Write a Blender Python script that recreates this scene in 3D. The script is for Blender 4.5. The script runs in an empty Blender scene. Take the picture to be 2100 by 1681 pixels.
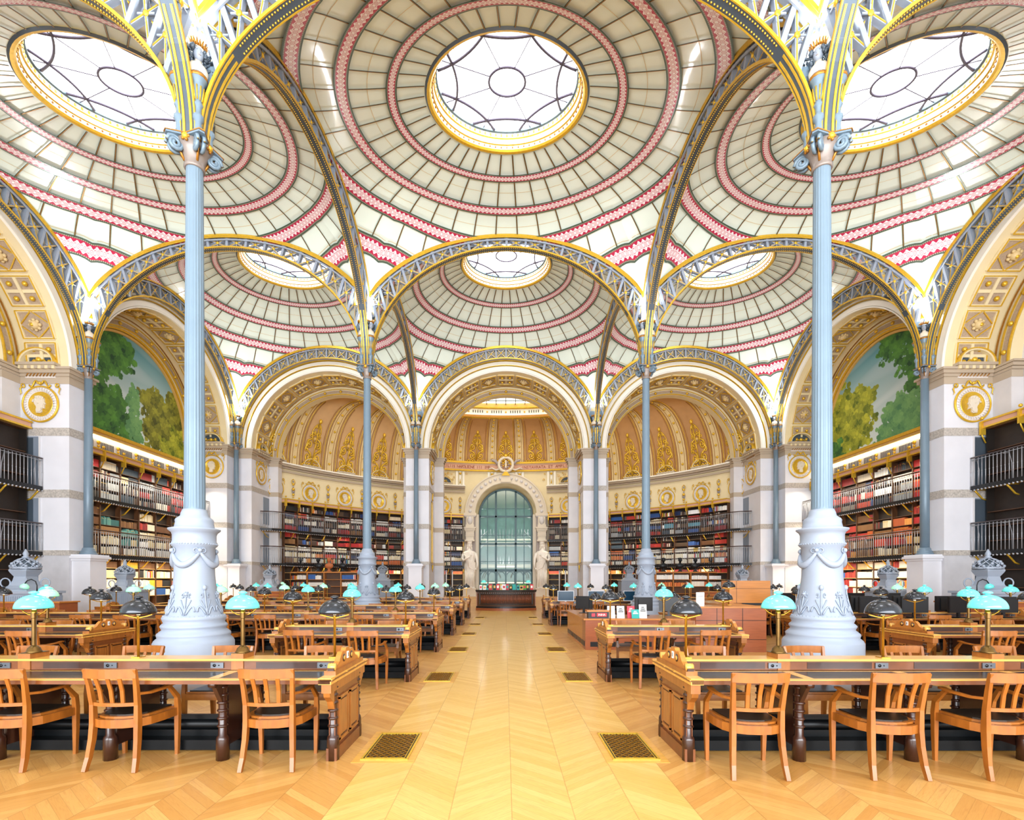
import bpy, math, random
from math import sin, cos, pi, sqrt, atan2, radians, floor
from mathutils import Vector, Matrix
random.seed(7)
SC = bpy.context.scene
COL = SC.collection
# ---------------- camera, world, lights, exposure ----------------
F = 1029.0
cd = bpy.data.cameras.new('camera'); cam = bpy.data.objects.new('camera', cd); COL.objects.link(cam)
cam.location = (-0.05, 0, 1.74); cam.rotation_euler = (pi/2, 0, 0)
cd.sensor_width = 36; cd.sensor_fit = 'HORIZONTAL'; cd.lens = F/2100*36
cd.shift_x = (1050-1036)/2100; cd.shift_y = (1189-840.5)/2100
cd.clip_start = 0.05; cd.clip_end = 200
SC.camera = cam
W = bpy.data.worlds.new('world'); SC.world = W; W.use_nodes = True
bg = W.node_tree.nodes['Background']; bg.inputs[0].default_value = (0.98, 0.985, 1.0, 1); bg.inputs[1].default_value = 0.8
SC.view_settings.view_transform = 'Standard'; SC.view_settings.look = 'None'
SC.view_settings.gamma = 1; SC.view_settings.use_curve_mapping = False
SC.view_settings.exposure = 0.78
SC.cycles.max_bounces = 7; SC.cycles.diffuse_bounces = 4; SC.cycles.glossy_bounces = 3
SC.cycles.transmission_bounces = 4; SC.cycles.transparent_max_bounces = 6
SC.cycles.sample_clamp_indirect = 4
SC.cycles.caustics_reflective = False; SC.cycles.caustics_refractive = False
SKY_E = 5.0       # strength of the daylit glass of the skylights
UP_W = 50         # uplights at the column heads (W)

def area_light(name, loc, size, power, rot=(0,0,0), color=(1,1,1), sy=None, label=None):
    ld = bpy.data.lights.new(name, 'AREA'); ld.energy = power; ld.color = color
    ld.shape = 'RECTANGLE' if sy else 'SQUARE'; ld.size = size
    if sy: ld.size_y = sy
    o = bpy.data.objects.new(name, ld); o.location = loc; o.rotation_euler = rot; COL.objects.link(o)
    return o
def point_light(name, loc, power, r=.12, color=(1,.97,.9)):
    ld = bpy.data.lights.new(name, 'POINT'); ld.energy = power; ld.color = color; ld.shadow_soft_size = r
    o = bpy.data.objects.new(name, ld); o.location = loc; COL.objects.link(o); return o
# unseen upward fill light, added behind the viewer to brighten the ceiling
area_light('ceiling_fill_light', (0, -7, 4.5), 28, 5600, rot=(radians(122),0,0), sy=8, color=(.9,.95,1))

# ---------------- materials ----------------
MATS = {}
def srgb(c):
    if isinstance(c, str):
        c = tuple(int(c[i:i+2], 16)/255 for i in (0,2,4))
    return tuple((x/12.92 if x <= .04045 else ((x+.055)/1.055)**2.4) for x in c) + (1,)
def mat(name, col, rough=.5, metal=0, var=0, scale=6, spec=.5, emit=0, coat=0, trans=0, alpha=1, stretch=None, bump=0):
    if name in MATS: return MATS[name]
    m = bpy.data.materials.new(name); m.use_nodes = True; nt = m.node_tree; N = nt.nodes; L = nt.links
    b = N['Principled BSDF']; c = srgb(col)
    b.inputs['Base Color'].default_value = c; b.inputs['Roughness'].default_value = rough
    b.inputs['Metallic'].default_value = metal; b.inputs['Specular IOR Level'].default_value = spec
    if coat: b.inputs['Coat Weight'].default_value = coat; b.inputs['Coat Roughness'].default_value = .08
    if emit: b.inputs['Emission Color'].default_value = c; b.inputs['Emission Strength'].default_value = emit
    if trans: b.inputs['Transmission Weight'].default_value = trans
    if alpha < 1: b.inputs['Alpha'].default_value = alpha
    if var or bump:
        tc = N.new('ShaderNodeTexCoord'); mp = N.new('ShaderNodeMapping'); nz = N.new('ShaderNodeTexNoise')
        mp.inputs['Scale'].default_value = stretch or (1,1,1)
        nz.inputs['Scale'].default_value = scale; nz.inputs['Detail'].default_value = 4
        L.new(tc.outputs['Object'], mp.inputs[0]); L.new(mp.outputs[0], nz.inputs[0])
        if var:
            rp = N.new('ShaderNodeValToRGB')
            rp.color_ramp.elements[0].position = .3; rp.color_ramp.elements[1].position = .7
            rp.color_ramp.elements[0].color = tuple(x*(1-var) for x in c[:3])+(1,)
            rp.color_ramp.elements[1].color = tuple(min(1,x*(1+var*.6)) for x in c[:3])+(1,)
            L.new(nz.outputs[0], rp.inputs[0]); L.new(rp.outputs[0], b.inputs['Base Color'])
        if bump:
            bp = N.new('ShaderNodeBump'); bp.inputs['Strength'].default_value = bump; bp.inputs['Distance'].default_value = .02
            L.new(nz.outputs[0], bp.inputs['Height']); L.new(bp.outputs[0], b.inputs['Normal'])
    MATS[name] = m; return m

WD = (.6,.6,12)
mat('iron', '6F8494', .4, .1, .06, 3)
mat('iron_pale', '97A2B2', .45, 0, .04, 3)
mat('iron_dark', '4E5A66', .4, .3)
mat('iron_warm', '8A7F78', .42, .2)
mat('gold', 'E3B83A', .33, .45, .12, 14)
mat('gold_dark', 'A9742B', .38, .5, .15, 14)
mat('ceiling_tile', 'E6F4EA', .3, 0, .035, .9, coat=.22)
mat('pendentive', 'F3F4F2', .4)
mat('seam', '4A5E50', .45, .2)
mat('white_paint', 'F4F0E4', .5)
mat('oculus_white', 'FAF6E8', .4, 0, .05, 20)
mat('blue_steel', '5F7682', .4, .3)
mat('glass_bar', '4A4456', .5)
mat('skylight', 'FBFAFF', .5, emit=SKY_E)
mat('stone', 'DAD7D8', .62, 0, .06, 1.6)
mat('stone_pale', 'E0E1E8', .6, 0, .05, 1.2)
mat('stone_band', 'BDB6AE', .7, 0, .3, 18)
mat('stone_grey', 'C9C9CE', .6, 0, .1, 2)
mat('cream', 'E8D8AE', .6, 0, .04, 2)
mat('cream_dark', 'D9C08C', .6, 0, .05, 4)
mat('cornice', 'B9A994', .6)
mat('ochre', 'DDB467', .6, 0, .08, 5)
mat('apse_glass', 'FFF8EA', .5, emit=1.6)
mat('case_dark', '1E1712', .5)
mat('door_blue', '7F8A98', .5)
mat('apse_ochre', 'C9A274', .6, 0, .06, 2)
mat('coffer', 'B59F86', .7, 0, .15, 20)
mat('pink_band', 'D9A98E', .6)
mat('red_text', 'A35A3C', .6)
mat('plaster_white', 'DDD2BF', .5)
mat('sculpture', 'F6F1E8', .6, 0, .05, 8)
mat('dark_case', '2C211A', .55, 0, .2, 5)
mat('case_wood', '583820', .5, 0, .2, 4)
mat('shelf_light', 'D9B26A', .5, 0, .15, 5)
mat('black_iron', '16181C', .4, .2)
mat('rail_grey', 'B4B6BC', .35, .4)
mat('chair_wood', '9A5A1E', .34, 0, .22, 5, stretch=(3,3,1), coat=.25)
mat('chair_seat', '1C150C', .4, 0, .25, 8)
mat('table_wood', '74401C', .35, 0, .3, 5, coat=.25)
mat('table_light', 'DBA34A', .3, 0, .2, 5, stretch=(.6,6,6), coat=.3)  # pale wood; yellow light on borders and ridge tops included in the colour
mat('turned_dark', '3A1F14', .3, 0, .25, 8, coat=.3)
mat('leather', '0A100D', .25, 0, .1, 20, spec=.25)
mat('socket_metal', '6E7278', .35, .7)
mat('foot_black', '090C0E', .35, 0, spec=.2)
mat('brass', 'B88A2E', .25, .8, .1, 20)
mat('brass_dark', '6E5226', .3, .7, .3, 10)
mat('opal_teal', '62DCD6', .12, coat=.6, emit=.16)
mat('opal_green', '9BE8BE', .15, coat=.6, emit=.3)
mat('gunmetal', '2C3036', .2, .5, coat=.5)
mat('bulb', 'FFF0C0', .5, emit=3)
mat('desk_red', '96502A', .35, 0, .15, 3, stretch=(1,1,8), coat=.3)
mat('desk_oak', 'B8742E', .35, 0, .12, 2.5, stretch=(1,1,10), coat=.3)
mat('black_plastic', '0F1013', .35)
mat('screen_blue', '14384F', .2)
mat('grey_plastic', 'C9CCD2', .4)
mat('paper', 'F3F3F0', .6)
mat('paper_teal', '2BA39B', .6)
mat('paper_red', 'C63A4A', .6)
mat('sign_red', 'D8323A', .5)
mat('terracotta', 'B4683A', .6)
mat('bronze', '23262B', .35, .5)
mat('window_frame', '3C565C', .4, .2)
mat('vent_dark', '2B2620', .6)
mat('led', 'FFF3D0', .5, emit=5)
mat('led_soft', 'FFE9B8', .5, emit=2.2)
mat('teal_wall', '9CC4C4', .6, 0, .3, 1.5)
mat('panel_wood', '9A5E26', .35, 0, .25, 4, stretch=(4,4,1), coat=.25)
mat('green_plant', '4E9A3C', .6)
mat('marble_leaf', 'E6DFDA', .55, 0, .2, 25)
mat('leaf_grey', 'A99E9A', .6, 0, .2, 20)

def color_attr_mat(name, attr='Col', rough=.55, objcol=False):
    m = bpy.data.materials.new(name); m.use_nodes = True; N = m.node_tree.nodes
    b = N['Principled BSDF']; b.inputs['Roughness'].default_value = rough
    if objcol:
        a = N.new('ShaderNodeObjectInfo'); m.node_tree.links.new(a.outputs['Color'], b.inputs['Base Color'])
    else:
        a = N.new('ShaderNodeAttribute'); a.attribute_name = attr
        m.node_tree.links.new(a.outputs['Color'], b.inputs['Base Color'])
    MATS[name] = m; return m
color_attr_mat('book_cloth'); color_attr_mat('book_single', objcol=True); color_attr_mat('mural_paint', rough=.75)

def NM(nt, op, a, b=None, c=None):
    n = nt.nodes.new('ShaderNodeMath'); n.operation = op
    for i, v in enumerate((a, b, c)):
        if v is None: continue
        if isinstance(v, (int, float)): n.inputs[i].default_value = v
        else: nt.links.new(v, n.inputs[i])
    return n.outputs[0]
def MIX(nt, f, a, b):
    n = nt.nodes.new('ShaderNodeMix'); n.data_type = 'RGBA'
    for s, v in ((0, f), (6, a), (7, b)):
        if isinstance(v, (int, float)): n.inputs[s].default_value = v
        elif isinstance(v, tuple): n.inputs[s].default_value = v
        else: nt.links.new(v, n.inputs[s])
    return n.outputs[2]
def floor_mat():
    m = bpy.data.materials.new('parquet'); m.use_nodes = True; nt = m.node_tree; N = nt.nodes; L = nt.links
    b = N['Principled BSDF']; b.inputs['Coat Weight'].default_value = .25; b.inputs['Coat Roughness'].default_value = .15
    tc = N.new('ShaderNodeTexCoord'); sp = N.new('ShaderNodeSeparateXYZ'); L.new(tc.outputs['Object'], sp.inputs[0])
    x, y = sp.outputs[0], sp.outputs[1]; Wd = .462
    pp = NM(nt, 'PINGPONG', x, Wd)
    u = NM(nt, 'DIVIDE', NM(nt, 'ADD', y, NM(nt, 'MULTIPLY', pp, .85)), .105)
    pid = NM(nt, 'FLOOR', u); sid = NM(nt, 'FLOOR', NM(nt, 'DIVIDE', x, Wd))
    cb = N.new('ShaderNodeCombineXYZ'); L.new(pid, cb.inputs[0]); L.new(sid, cb.inputs[1])
    wn = N.new('ShaderNodeTexWhiteNoise'); wn.noise_dimensions = '2D'; L.new(cb.outputs[0], wn.inputs[0])
    gr = N.new('ShaderNodeTexNoise'); cb2 = N.new('ShaderNodeCombineXYZ')
    L.new(NM(nt, 'MULTIPLY', u, 2.6), cb2.inputs[0]); L.new(NM(nt, 'MULTIPLY', pp, 3.0), cb2.inputs[1])
    L.new(NM(nt, 'MULTIPLY', wn.outputs[0], 40), cb2.inputs[2]); L.new(cb2.outputs[0], gr.inputs[0])
    gr.inputs['Scale'].default_value = 1.6; gr.inputs['Detail'].default_value = 5; gr.inputs['Distortion'].default_value = 1.2
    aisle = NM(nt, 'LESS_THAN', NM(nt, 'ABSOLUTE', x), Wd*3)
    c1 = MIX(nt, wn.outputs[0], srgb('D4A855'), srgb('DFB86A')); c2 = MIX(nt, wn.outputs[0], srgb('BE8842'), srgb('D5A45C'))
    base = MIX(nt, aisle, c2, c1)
    g = NM(nt, 'MULTIPLY', NM(nt, 'ABSOLUTE', NM(nt, 'SUBTRACT', gr.outputs[0], .5)), 1.5)
    base = MIX(nt, NM(nt, 'MINIMUM', g, .45), base, srgb('A8692E'))
    fu = NM(nt, 'FRACT', u); gap1 = NM(nt, 'LESS_THAN', fu, .035)
    fx = NM(nt, 'PINGPONG', x, Wd/2*1.0); gx = NM(nt, 'LESS_THAN', NM(nt, 'PINGPONG', x, Wd), .004)
    gx2 = NM(nt, 'GREATER_THAN', NM(nt, 'PINGPONG', x, Wd), Wd-.004)
    gap = NM(nt, 'MINIMUM', NM(nt, 'ADD', gap1, NM(nt, 'ADD', gx, gx2)), 1)
    base = MIX(nt, NM(nt, 'MULTIPLY', gap, .38), base, srgb('6E4318'))
    L.new(base, b.inputs['Base Color'])
    b.inputs['Roughness'].default_value = .42
    MATS['parquet'] = m
floor_mat()
def band_mat():
    m = bpy.data.materials.new('band'); m.use_nodes = True; nt = m.node_tree; N = nt.nodes; L = nt.links
    b = N['Principled BSDF']; b.inputs['Roughness'].default_value = .3
    uv = N.new('ShaderNodeUVMap'); sp = N.new('ShaderNodeSeparateXYZ'); L.new(uv.outputs[0], sp.inputs[0])
    u, v = sp.outputs[0], sp.outputs[1]      # u: arc length in band widths, v: -1..1
    av = NM(nt, 'ABSOLUTE', v)
    edge = NM(nt, 'ADD', .56, NM(nt, 'MULTIPLY', NM(nt, 'SINE', NM(nt, 'MULTIPLY', u, 12.0)), .16))
    inner = NM(nt, 'LESS_THAN', av, edge)
    s1 = NM(nt, 'MULTIPLY', NM(nt, 'SINE', NM(nt, 'MULTIPLY', u, 6.0)), .45)
    l1 = NM(nt, 'LESS_THAN', NM(nt, 'ABSOLUTE', NM(nt, 'SUBTRACT', NM(nt, 'ABSOLUTE', NM(nt, 'SUBTRACT', v, s1)), .1)), .035)
    l2 = NM(nt, 'LESS_THAN', NM(nt, 'ABSOLUTE', NM(nt, 'SUBTRACT', NM(nt, 'ABSOLUTE', NM(nt, 'ADD', v, s1)), .1)), .035)
    s2 = NM(nt, 'MULTIPLY', NM(nt, 'COSINE', NM(nt, 'MULTIPLY', u, 12.0)), .3)
    l3 = NM(nt, 'LESS_THAN', NM(nt, 'ABSOLUTE', NM(nt, 'SUBTRACT', av, NM(nt, 'ABSOLUTE', s2))), .05)
    ln = NM(nt, 'MINIMUM', NM(nt, 'ADD', NM(nt, 'ADD', l1, l2), l3), 1)
    w = NM(nt, 'MULTIPLY', inner, NM(nt, 'SUBTRACT', 1, NM(nt, 'MULTIPLY', ln, .75)))
    c = MIX(nt, w, srgb('B4234A'), srgb('F6EEF0'))
    e = NM(nt, 'GREATER_THAN', NM(nt, 'ABSOLUTE', v), .86)
    dots = NM(nt, 'GREATER_THAN', NM(nt, 'FRACT', NM(nt, 'MULTIPLY', u, 6)), .5)
    c = MIX(nt, e, c, MIX(nt, dots, srgb('5B5A4E'), srgb('A9A48E')))
    L.new(c, b.inputs['Base Color']); MATS['band'] = m
band_mat()
def glass_view_mat():
    m = bpy.data.materials.new('portal_glass'); m.use_nodes = True; nt = m.node_tree; N = nt.nodes; L = nt.links
    b = N['Principled BSDF']; b.inputs['Base Color'].default_value = srgb('7FB8B4'); b.inputs['Roughness'].default_value = .03
    b.inputs['Alpha'].default_value = .25; MATS['portal_glass'] = m
glass_view_mat()

# ---------------- mesh builder ----------------
class MB:
    def __init__(s): s.V = []; s.Fc = []; s.M = []; s.S = []; s.UV = {}; s.names = []
    def mi(s, name):
        if name not in s.names: s.names.append(name)
        return s.names.index(name)
    def add(s, vs, fs, m, smooth=False):
        o = len(s.V); s.V.extend(tuple(v) for v in vs); k = s.mi(m)
        for f in fs: s.Fc.append(tuple(i+o for i in f)); s.M.append(k); s.S.append(smooth)
    def box(s, x0, x1, y0, y1, z0, z1, m):
        s.add([(x0,y0,z0),(x1,y0,z0),(x1,y1,z0),(x0,y1,z0),(x0,y0,z1),(x1,y0,z1),(x1,y1,z1),(x0,y1,z1)],
              [(0,3,2,1),(4,5,6,7),(0,1,5,4),(1,2,6,5),(2,3,7,6),(3,0,4,7)], m)
    def cbox(s, c, sx, sy, sz, m): s.box(c[0]-sx/2, c[0]+sx/2, c[1]-sy/2, c[1]+sy/2, c[2]-sz/2, c[2]+sz/2, m)
    def lathe(s, prof, m, c=(0,0,0), n=16, a0=0, a1=2*pi, smooth=True, sq=1.0, cap=True):
        full = abs(a1-a0-2*pi) < 1e-6; k = n if full else n+1
        vs = []
        for (r, z) in prof:
            for i in range(k):
                a = a0+(a1-a0)*i/n; vs.append((c[0]+r*cos(a), c[1]+r*sin(a)*sq, c[2]+z))
        fs = []
        for j in range(len(prof)-1):
            for i in range(n):
                i2 = (i+1) % k; fs.append((j*k+i, j*k+i2, (j+1)*k+i2, (j+1)*k+i))
        s.add(vs, fs, m, smooth)
        if cap and full:
            o = len(s.V)-len(vs)
            if prof[-1][0] > 1e-4: s.Fc.append(tuple(o+(len(prof)-1)*k+i for i in range(k))); s.M.append(s.mi(m)); s.S.append(False)
            if prof[0][0] > 1e-4: s.Fc.append(tuple(o+k-1-i for i in range(k))); s.M.append(s.mi(m)); s.S.append(False)
    def tube(s, pts, r, m, n=6, closed=False, smooth=True):
        P = [Vector(p) for p in pts]; L = len(P); rs = r if isinstance(r, (list, tuple)) else [r]*L
        T = []
        for i in range(L):
            a = P[(i-1) % L] if (closed or i > 0) else P[i]; b = P[(i+1) % L] if (closed or i < L-1) else P[i]
            t = b-a; T.append(t.normalized() if t.length > 1e-9 else Vector((0,0,1)))
        u = T[0].orthogonal().normalized(); vs = []
        for i in range(L):
            u = (u - T[i]*u.dot(T[i])); u = u.normalized() if u.length > 1e-6 else T[i].orthogonal().normalized()
            w = T[i].cross(u)
            for j in range(n):
                a = 2*pi*j/n; vs.append(P[i]+(u*cos(a)+w*sin(a))*rs[i])
        fs = []
        for i in range(L if closed else L-1):
            i2 = (i+1) % L
            for j in range(n): fs.append((i*n+j, i*n+(j+1) % n, i2*n+(j+1) % n, i2*n+j))
        if not closed: fs.append(tuple(range(n-1,-1,-1))); fs.append(tuple((L-1)*n+j for j in range(n)))
        s.add(vs, fs, m, smooth)
    def rect(s, pts, Nrm, w, h, m, off=0, closed=False):
        """sweep a rectangle w (along Nrm) by h (in the plane) along pts; Nrm one vector or one for each point"""
        P = [Vector(p) for p in pts]; L = len(P); vs = []
        for i in range(L):
            N_ = Vector(Nrm[i]) if isinstance(Nrm, list) else Vector(Nrm)
            a = P[(i-1) % L] if (closed or i > 0) else P[i]; b = P[(i+1) % L] if (closed or i < L-1) else P[i]
            t = (b-a).normalized(); U = t.cross(N_); U = U.normalized() if U.length > 1e-6 else Vector((0,0,1))
            ww = w[i] if isinstance(w, (list, tuple)) else w; hh = h[i] if isinstance(h, (list, tuple)) else h
            c = P[i]+U*off
            vs += [c-N_*ww/2-U*hh/2, c+N_*ww/2-U*hh/2, c+N_*ww/2+U*hh/2, c-N_*ww/2+U*hh/2]
        fs = []
        for i in range(L if closed else L-1):
            i2 = (i+1) % L
            for j in range(4): fs.append((i*4+j, i*4+(j+1) % 4, i2*4+(j+1) % 4, i2*4+j))
        if not closed: fs += [(3,2,1,0), tuple((L-1)*4+j for j in range(4))]
        s.add(vs, fs, m)
    def bar(s, a, b, w, h, m, N_=(0,1,0)):
        d = Vector(b)-Vector(a); N_ = Vector(N_)
        if abs(d.normalized().dot(N_)) > .95: N_ = Vector((1,0,0))
        N_ = (N_-d.normalized()*N_.dot(d.normalized())).normalized()
        s.rect([a, b], N_, w, h, m)
    def prism(s, poly, f, d0, d1, m):
        """poly: 2D outline; f(u,v,w)->3D; extruded from w=d0 to d1"""
        n = len(poly); vs = [f(u,v,d0) for u,v in poly]+[f(u,v,d1) for u,v in poly]
        s.add(vs, [tuple(range(n-1,-1,-1)), tuple(range(n,2*n))]+[(i,(i+1)%n,n+(i+1)%n,n+i) for i in range(n)], m)
    def sph(s, c, r, m, n=10, k=6, sc=(1,1,1), z0=-1, z1=1):
        pr = []
        for j in range(k+1):
            t = -pi/2+pi*j/k; zz = sin(t)
            if zz < z0-1e-6 or zz > z1+1e-6: continue
            pr.append((r*cos(t), zz*r))
        vs = []; fs = []
        for (rr, zz) in pr:
            for i in range(n): vs.append((c[0]+rr*cos(2*pi*i/n)*sc[0], c[1]+rr*sin(2*pi*i/n)*sc[1], c[2]+zz*sc[2]))
        for j in range(len(pr)-1):
            for i in range(n): fs.append((j*n+i, j*n+(i+1)%n, (j+1)*n+(i+1)%n, (j+1)*n+i))
        s.add(vs, fs, m, True)
    def strip(s, A, B, m, smooth=True, uv=None):
        n = len(A); o = len(s.V); f0 = len(s.Fc)
        s.add(list(A)+list(B), [(i, i+1, n+i+1, n+i) for i in range(n-1)], m, smooth)
        if uv:
            for i in range(n-1): s.UV[f0+i] = ((uv[i],-1),(uv[i+1],-1),(uv[i+1],1),(uv[i],1))
    def grid(s, rows, m, smooth=True):
        n = len(rows[0]); vs = [p for r in rows for p in r]
        s.add(vs, [(j*n+i, j*n+i+1, (j+1)*n+i+1, (j+1)*n+i) for j in range(len(rows)-1) for i in range(n-1)], m, smooth)
    def xf(s, i0, M):
        for i in range(i0, len(s.V)): s.V[i] = tuple(M @ Vector(s.V[i]))
    def mesh(s, name):
        me = bpy.data.meshes.new(name); me.from_pydata(s.V, [], s.Fc)
        for n in s.names: me.materials.append(MATS[n])
        me.polygons.foreach_set('material_index', s.M); me.polygons.foreach_set('use_smooth', s.S)
        if s.UV:
            uvl = me.uv_layers.new(name='UVMap')
            for fi, q in s.UV.items():
                p = me.polygons[fi]
                for li, c in zip(p.loop_indices, q): uvl.data[li].uv = c
        me.update(); return me
    def build(s, name, parent=None, loc=None, rz=0, **props):
        return link(name, s.mesh(name), parent, loc, rz, **props)
def link(name, data, parent=None, loc=None, rz=0, **props):
    o = bpy.data.objects.new(name, data); COL.objects.link(o)
    if parent: o.parent = parent
    if loc: o.location = loc
    if rz: o.rotation_euler = (0,0,rz)
    for k, v in props.items(): o[k] = v
    return o
def thing(name, label, cat, loc=(0,0,0), rz=0, group=None):
    o = bpy.data.objects.new(name, None); COL.objects.link(o); o.location = loc; o.rotation_euler = (0,0,rz)
    o.empty_display_size = .1; o['label'] = label; o['category'] = cat
    if group: o['group'] = group
    return o
def tag(o, label, cat, group=None):
    o['label'] = label; o['category'] = cat
    if group: o['group'] = group
    return o
CH = {}
def reg(root, *kids): CH.setdefault(root.name, []).extend(kids)
def kids(o): return [c for c in ALLCH.get(o.name, [])]
ALLCH = {}
def snapshot(root):
    def walk(o):
        ALLCH[o.name] = list(o.children)
        for c in o.children: walk(c)
    walk(root)
def dup(o, loc=None, rz=None, label=None, group=None, parent=None):
    c = o.copy(); COL.objects.link(c)
    if parent: c.parent = parent
    if loc is not None: c.location = loc
    if rz is not None: c.rotation_euler = (0,0,rz)
    if label: c['label'] = label
    if group: c['group'] = group
    for k in ALLCH.get(o.name, []):
        dup(k, parent=c)
    return c
ORD = ['', 'first','second','third','fourth','fifth','sixth','seventh','eighth','ninth','tenth','eleventh','twelfth','thirteenth','fourteenth','fifteenth','sixteenth']
SIDE = {-1: 'left', 1: 'right'}
# ---------------- vault geometry: near rows lowered, domes tilted and flattened to fit the image ----------------
ROWS = {'F': (-2, 8.0, 9.7), 'A': (8, 8.67, 10.45), 'B': (18, 9.37, 11.75), 'C': (28, 9.33, 11.45)}   # y, abacus height, valley height
NECK = {'A': 8.26, 'B': 8.93, 'C': 8.95}
TR = {'F': (11.6, 3.0), 'A': (12.5, 3.2), 'B': (14.0, 4.25), 'C': (14.7, 4.75)}           # crown of extrados, rise of intrados
LO = {'FA': (12.6, 3.6), 'AB': (13.6, 4.05), 'BC': (14.6, 4.65)}
def e_curve(t, V0, V1, E):
    k = (sqrt(max(0, 1-(t/1.1)**2))-.4166)/.5834
    return V0+(V1-V0)*(t+1)/2+(E-(V0+V1)/2)*k
def i_curve(t, z0, z1, h):
    return z0+(z1-z0)*(t+1)/2+h*sqrt(max(0, 1-(t/.97)**2))
BAYS = {0: ('F','A', 3, [(0,13.7),(2.07,13.35),(2.93,13.1),(4.1,12.8),(5,12.5),(5.3,12.3),(6.2,11.4),(7.07,10.0)], .16),
        1: ('A','B', 13, [(0,14.5),(2.07,14.2),(2.93,13.98),(4.1,13.68),(5,13.42),(5.3,13.25),(6.2,12.45),(7.07,11.1)], .19),
        2: ('B','C', 23, [(0,16.5),(2.07,16.18),(2.93,15.8),(4.1,15.02),(5,14.4),(5.3,14.15),(6.2,13.2),(7.07,11.6)], .07)}
def interp(P, r):
    if r <= P[0][0]: return P[0][1]
    for (a, za), (b, zb) in zip(P, P[1:]):
        if r <= b:
            f = (r-a)/(b-a); return za+(zb-za)*f
    return P[-1][1]
# smooth the profiles
for b_, v in list(BAYS.items()):
    P = v[3]; Q = []
    for i in range(61):
        r = 7.1*i/60; Q.append((r, (interp(P, max(0,r-.35))+interp(P, r)+interp(P, r+.35)+interp(P,max(0,r-.18))+interp(P,r+.18))/5))
    BAYS[b_] = (v[0], v[1], v[2], Q, v[4])
def edge_z(bay, x, y):
    a, b, yc, P, tl = BAYS[bay]; ra, rb = ROWS[a], ROWS[b]
    if abs(y) >= abs(x)-1e-9:       # transverse arch edge
        R = ROWS[a] if y < 0 else ROWS[b]; k = a if y < 0 else b
        return e_curve(max(-1,min(1,x/5)), R[2], R[2], TR[k][0])
    return e_curve(max(-1,min(1,y/5)), ra[2], rb[2], LO[a+b][0])
def dome_z(bay, x, y):      # x,y from the bay centre
    a, b, yc, P, tl = BAYS[bay]
    base = interp(P, sqrt(x*x+y*y))+tl*y
    m = max(abs(x), abs(y))/5
    if m < .3: return base
    m_ = min(m, 1); ex, ey = x/m, y/m
    corr = edge_z(bay, ex, ey)-(interp(P, sqrt(ex*ex+ey*ey))+tl*ey)
    return base+corr*m_**7
R0 = 2.07
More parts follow.
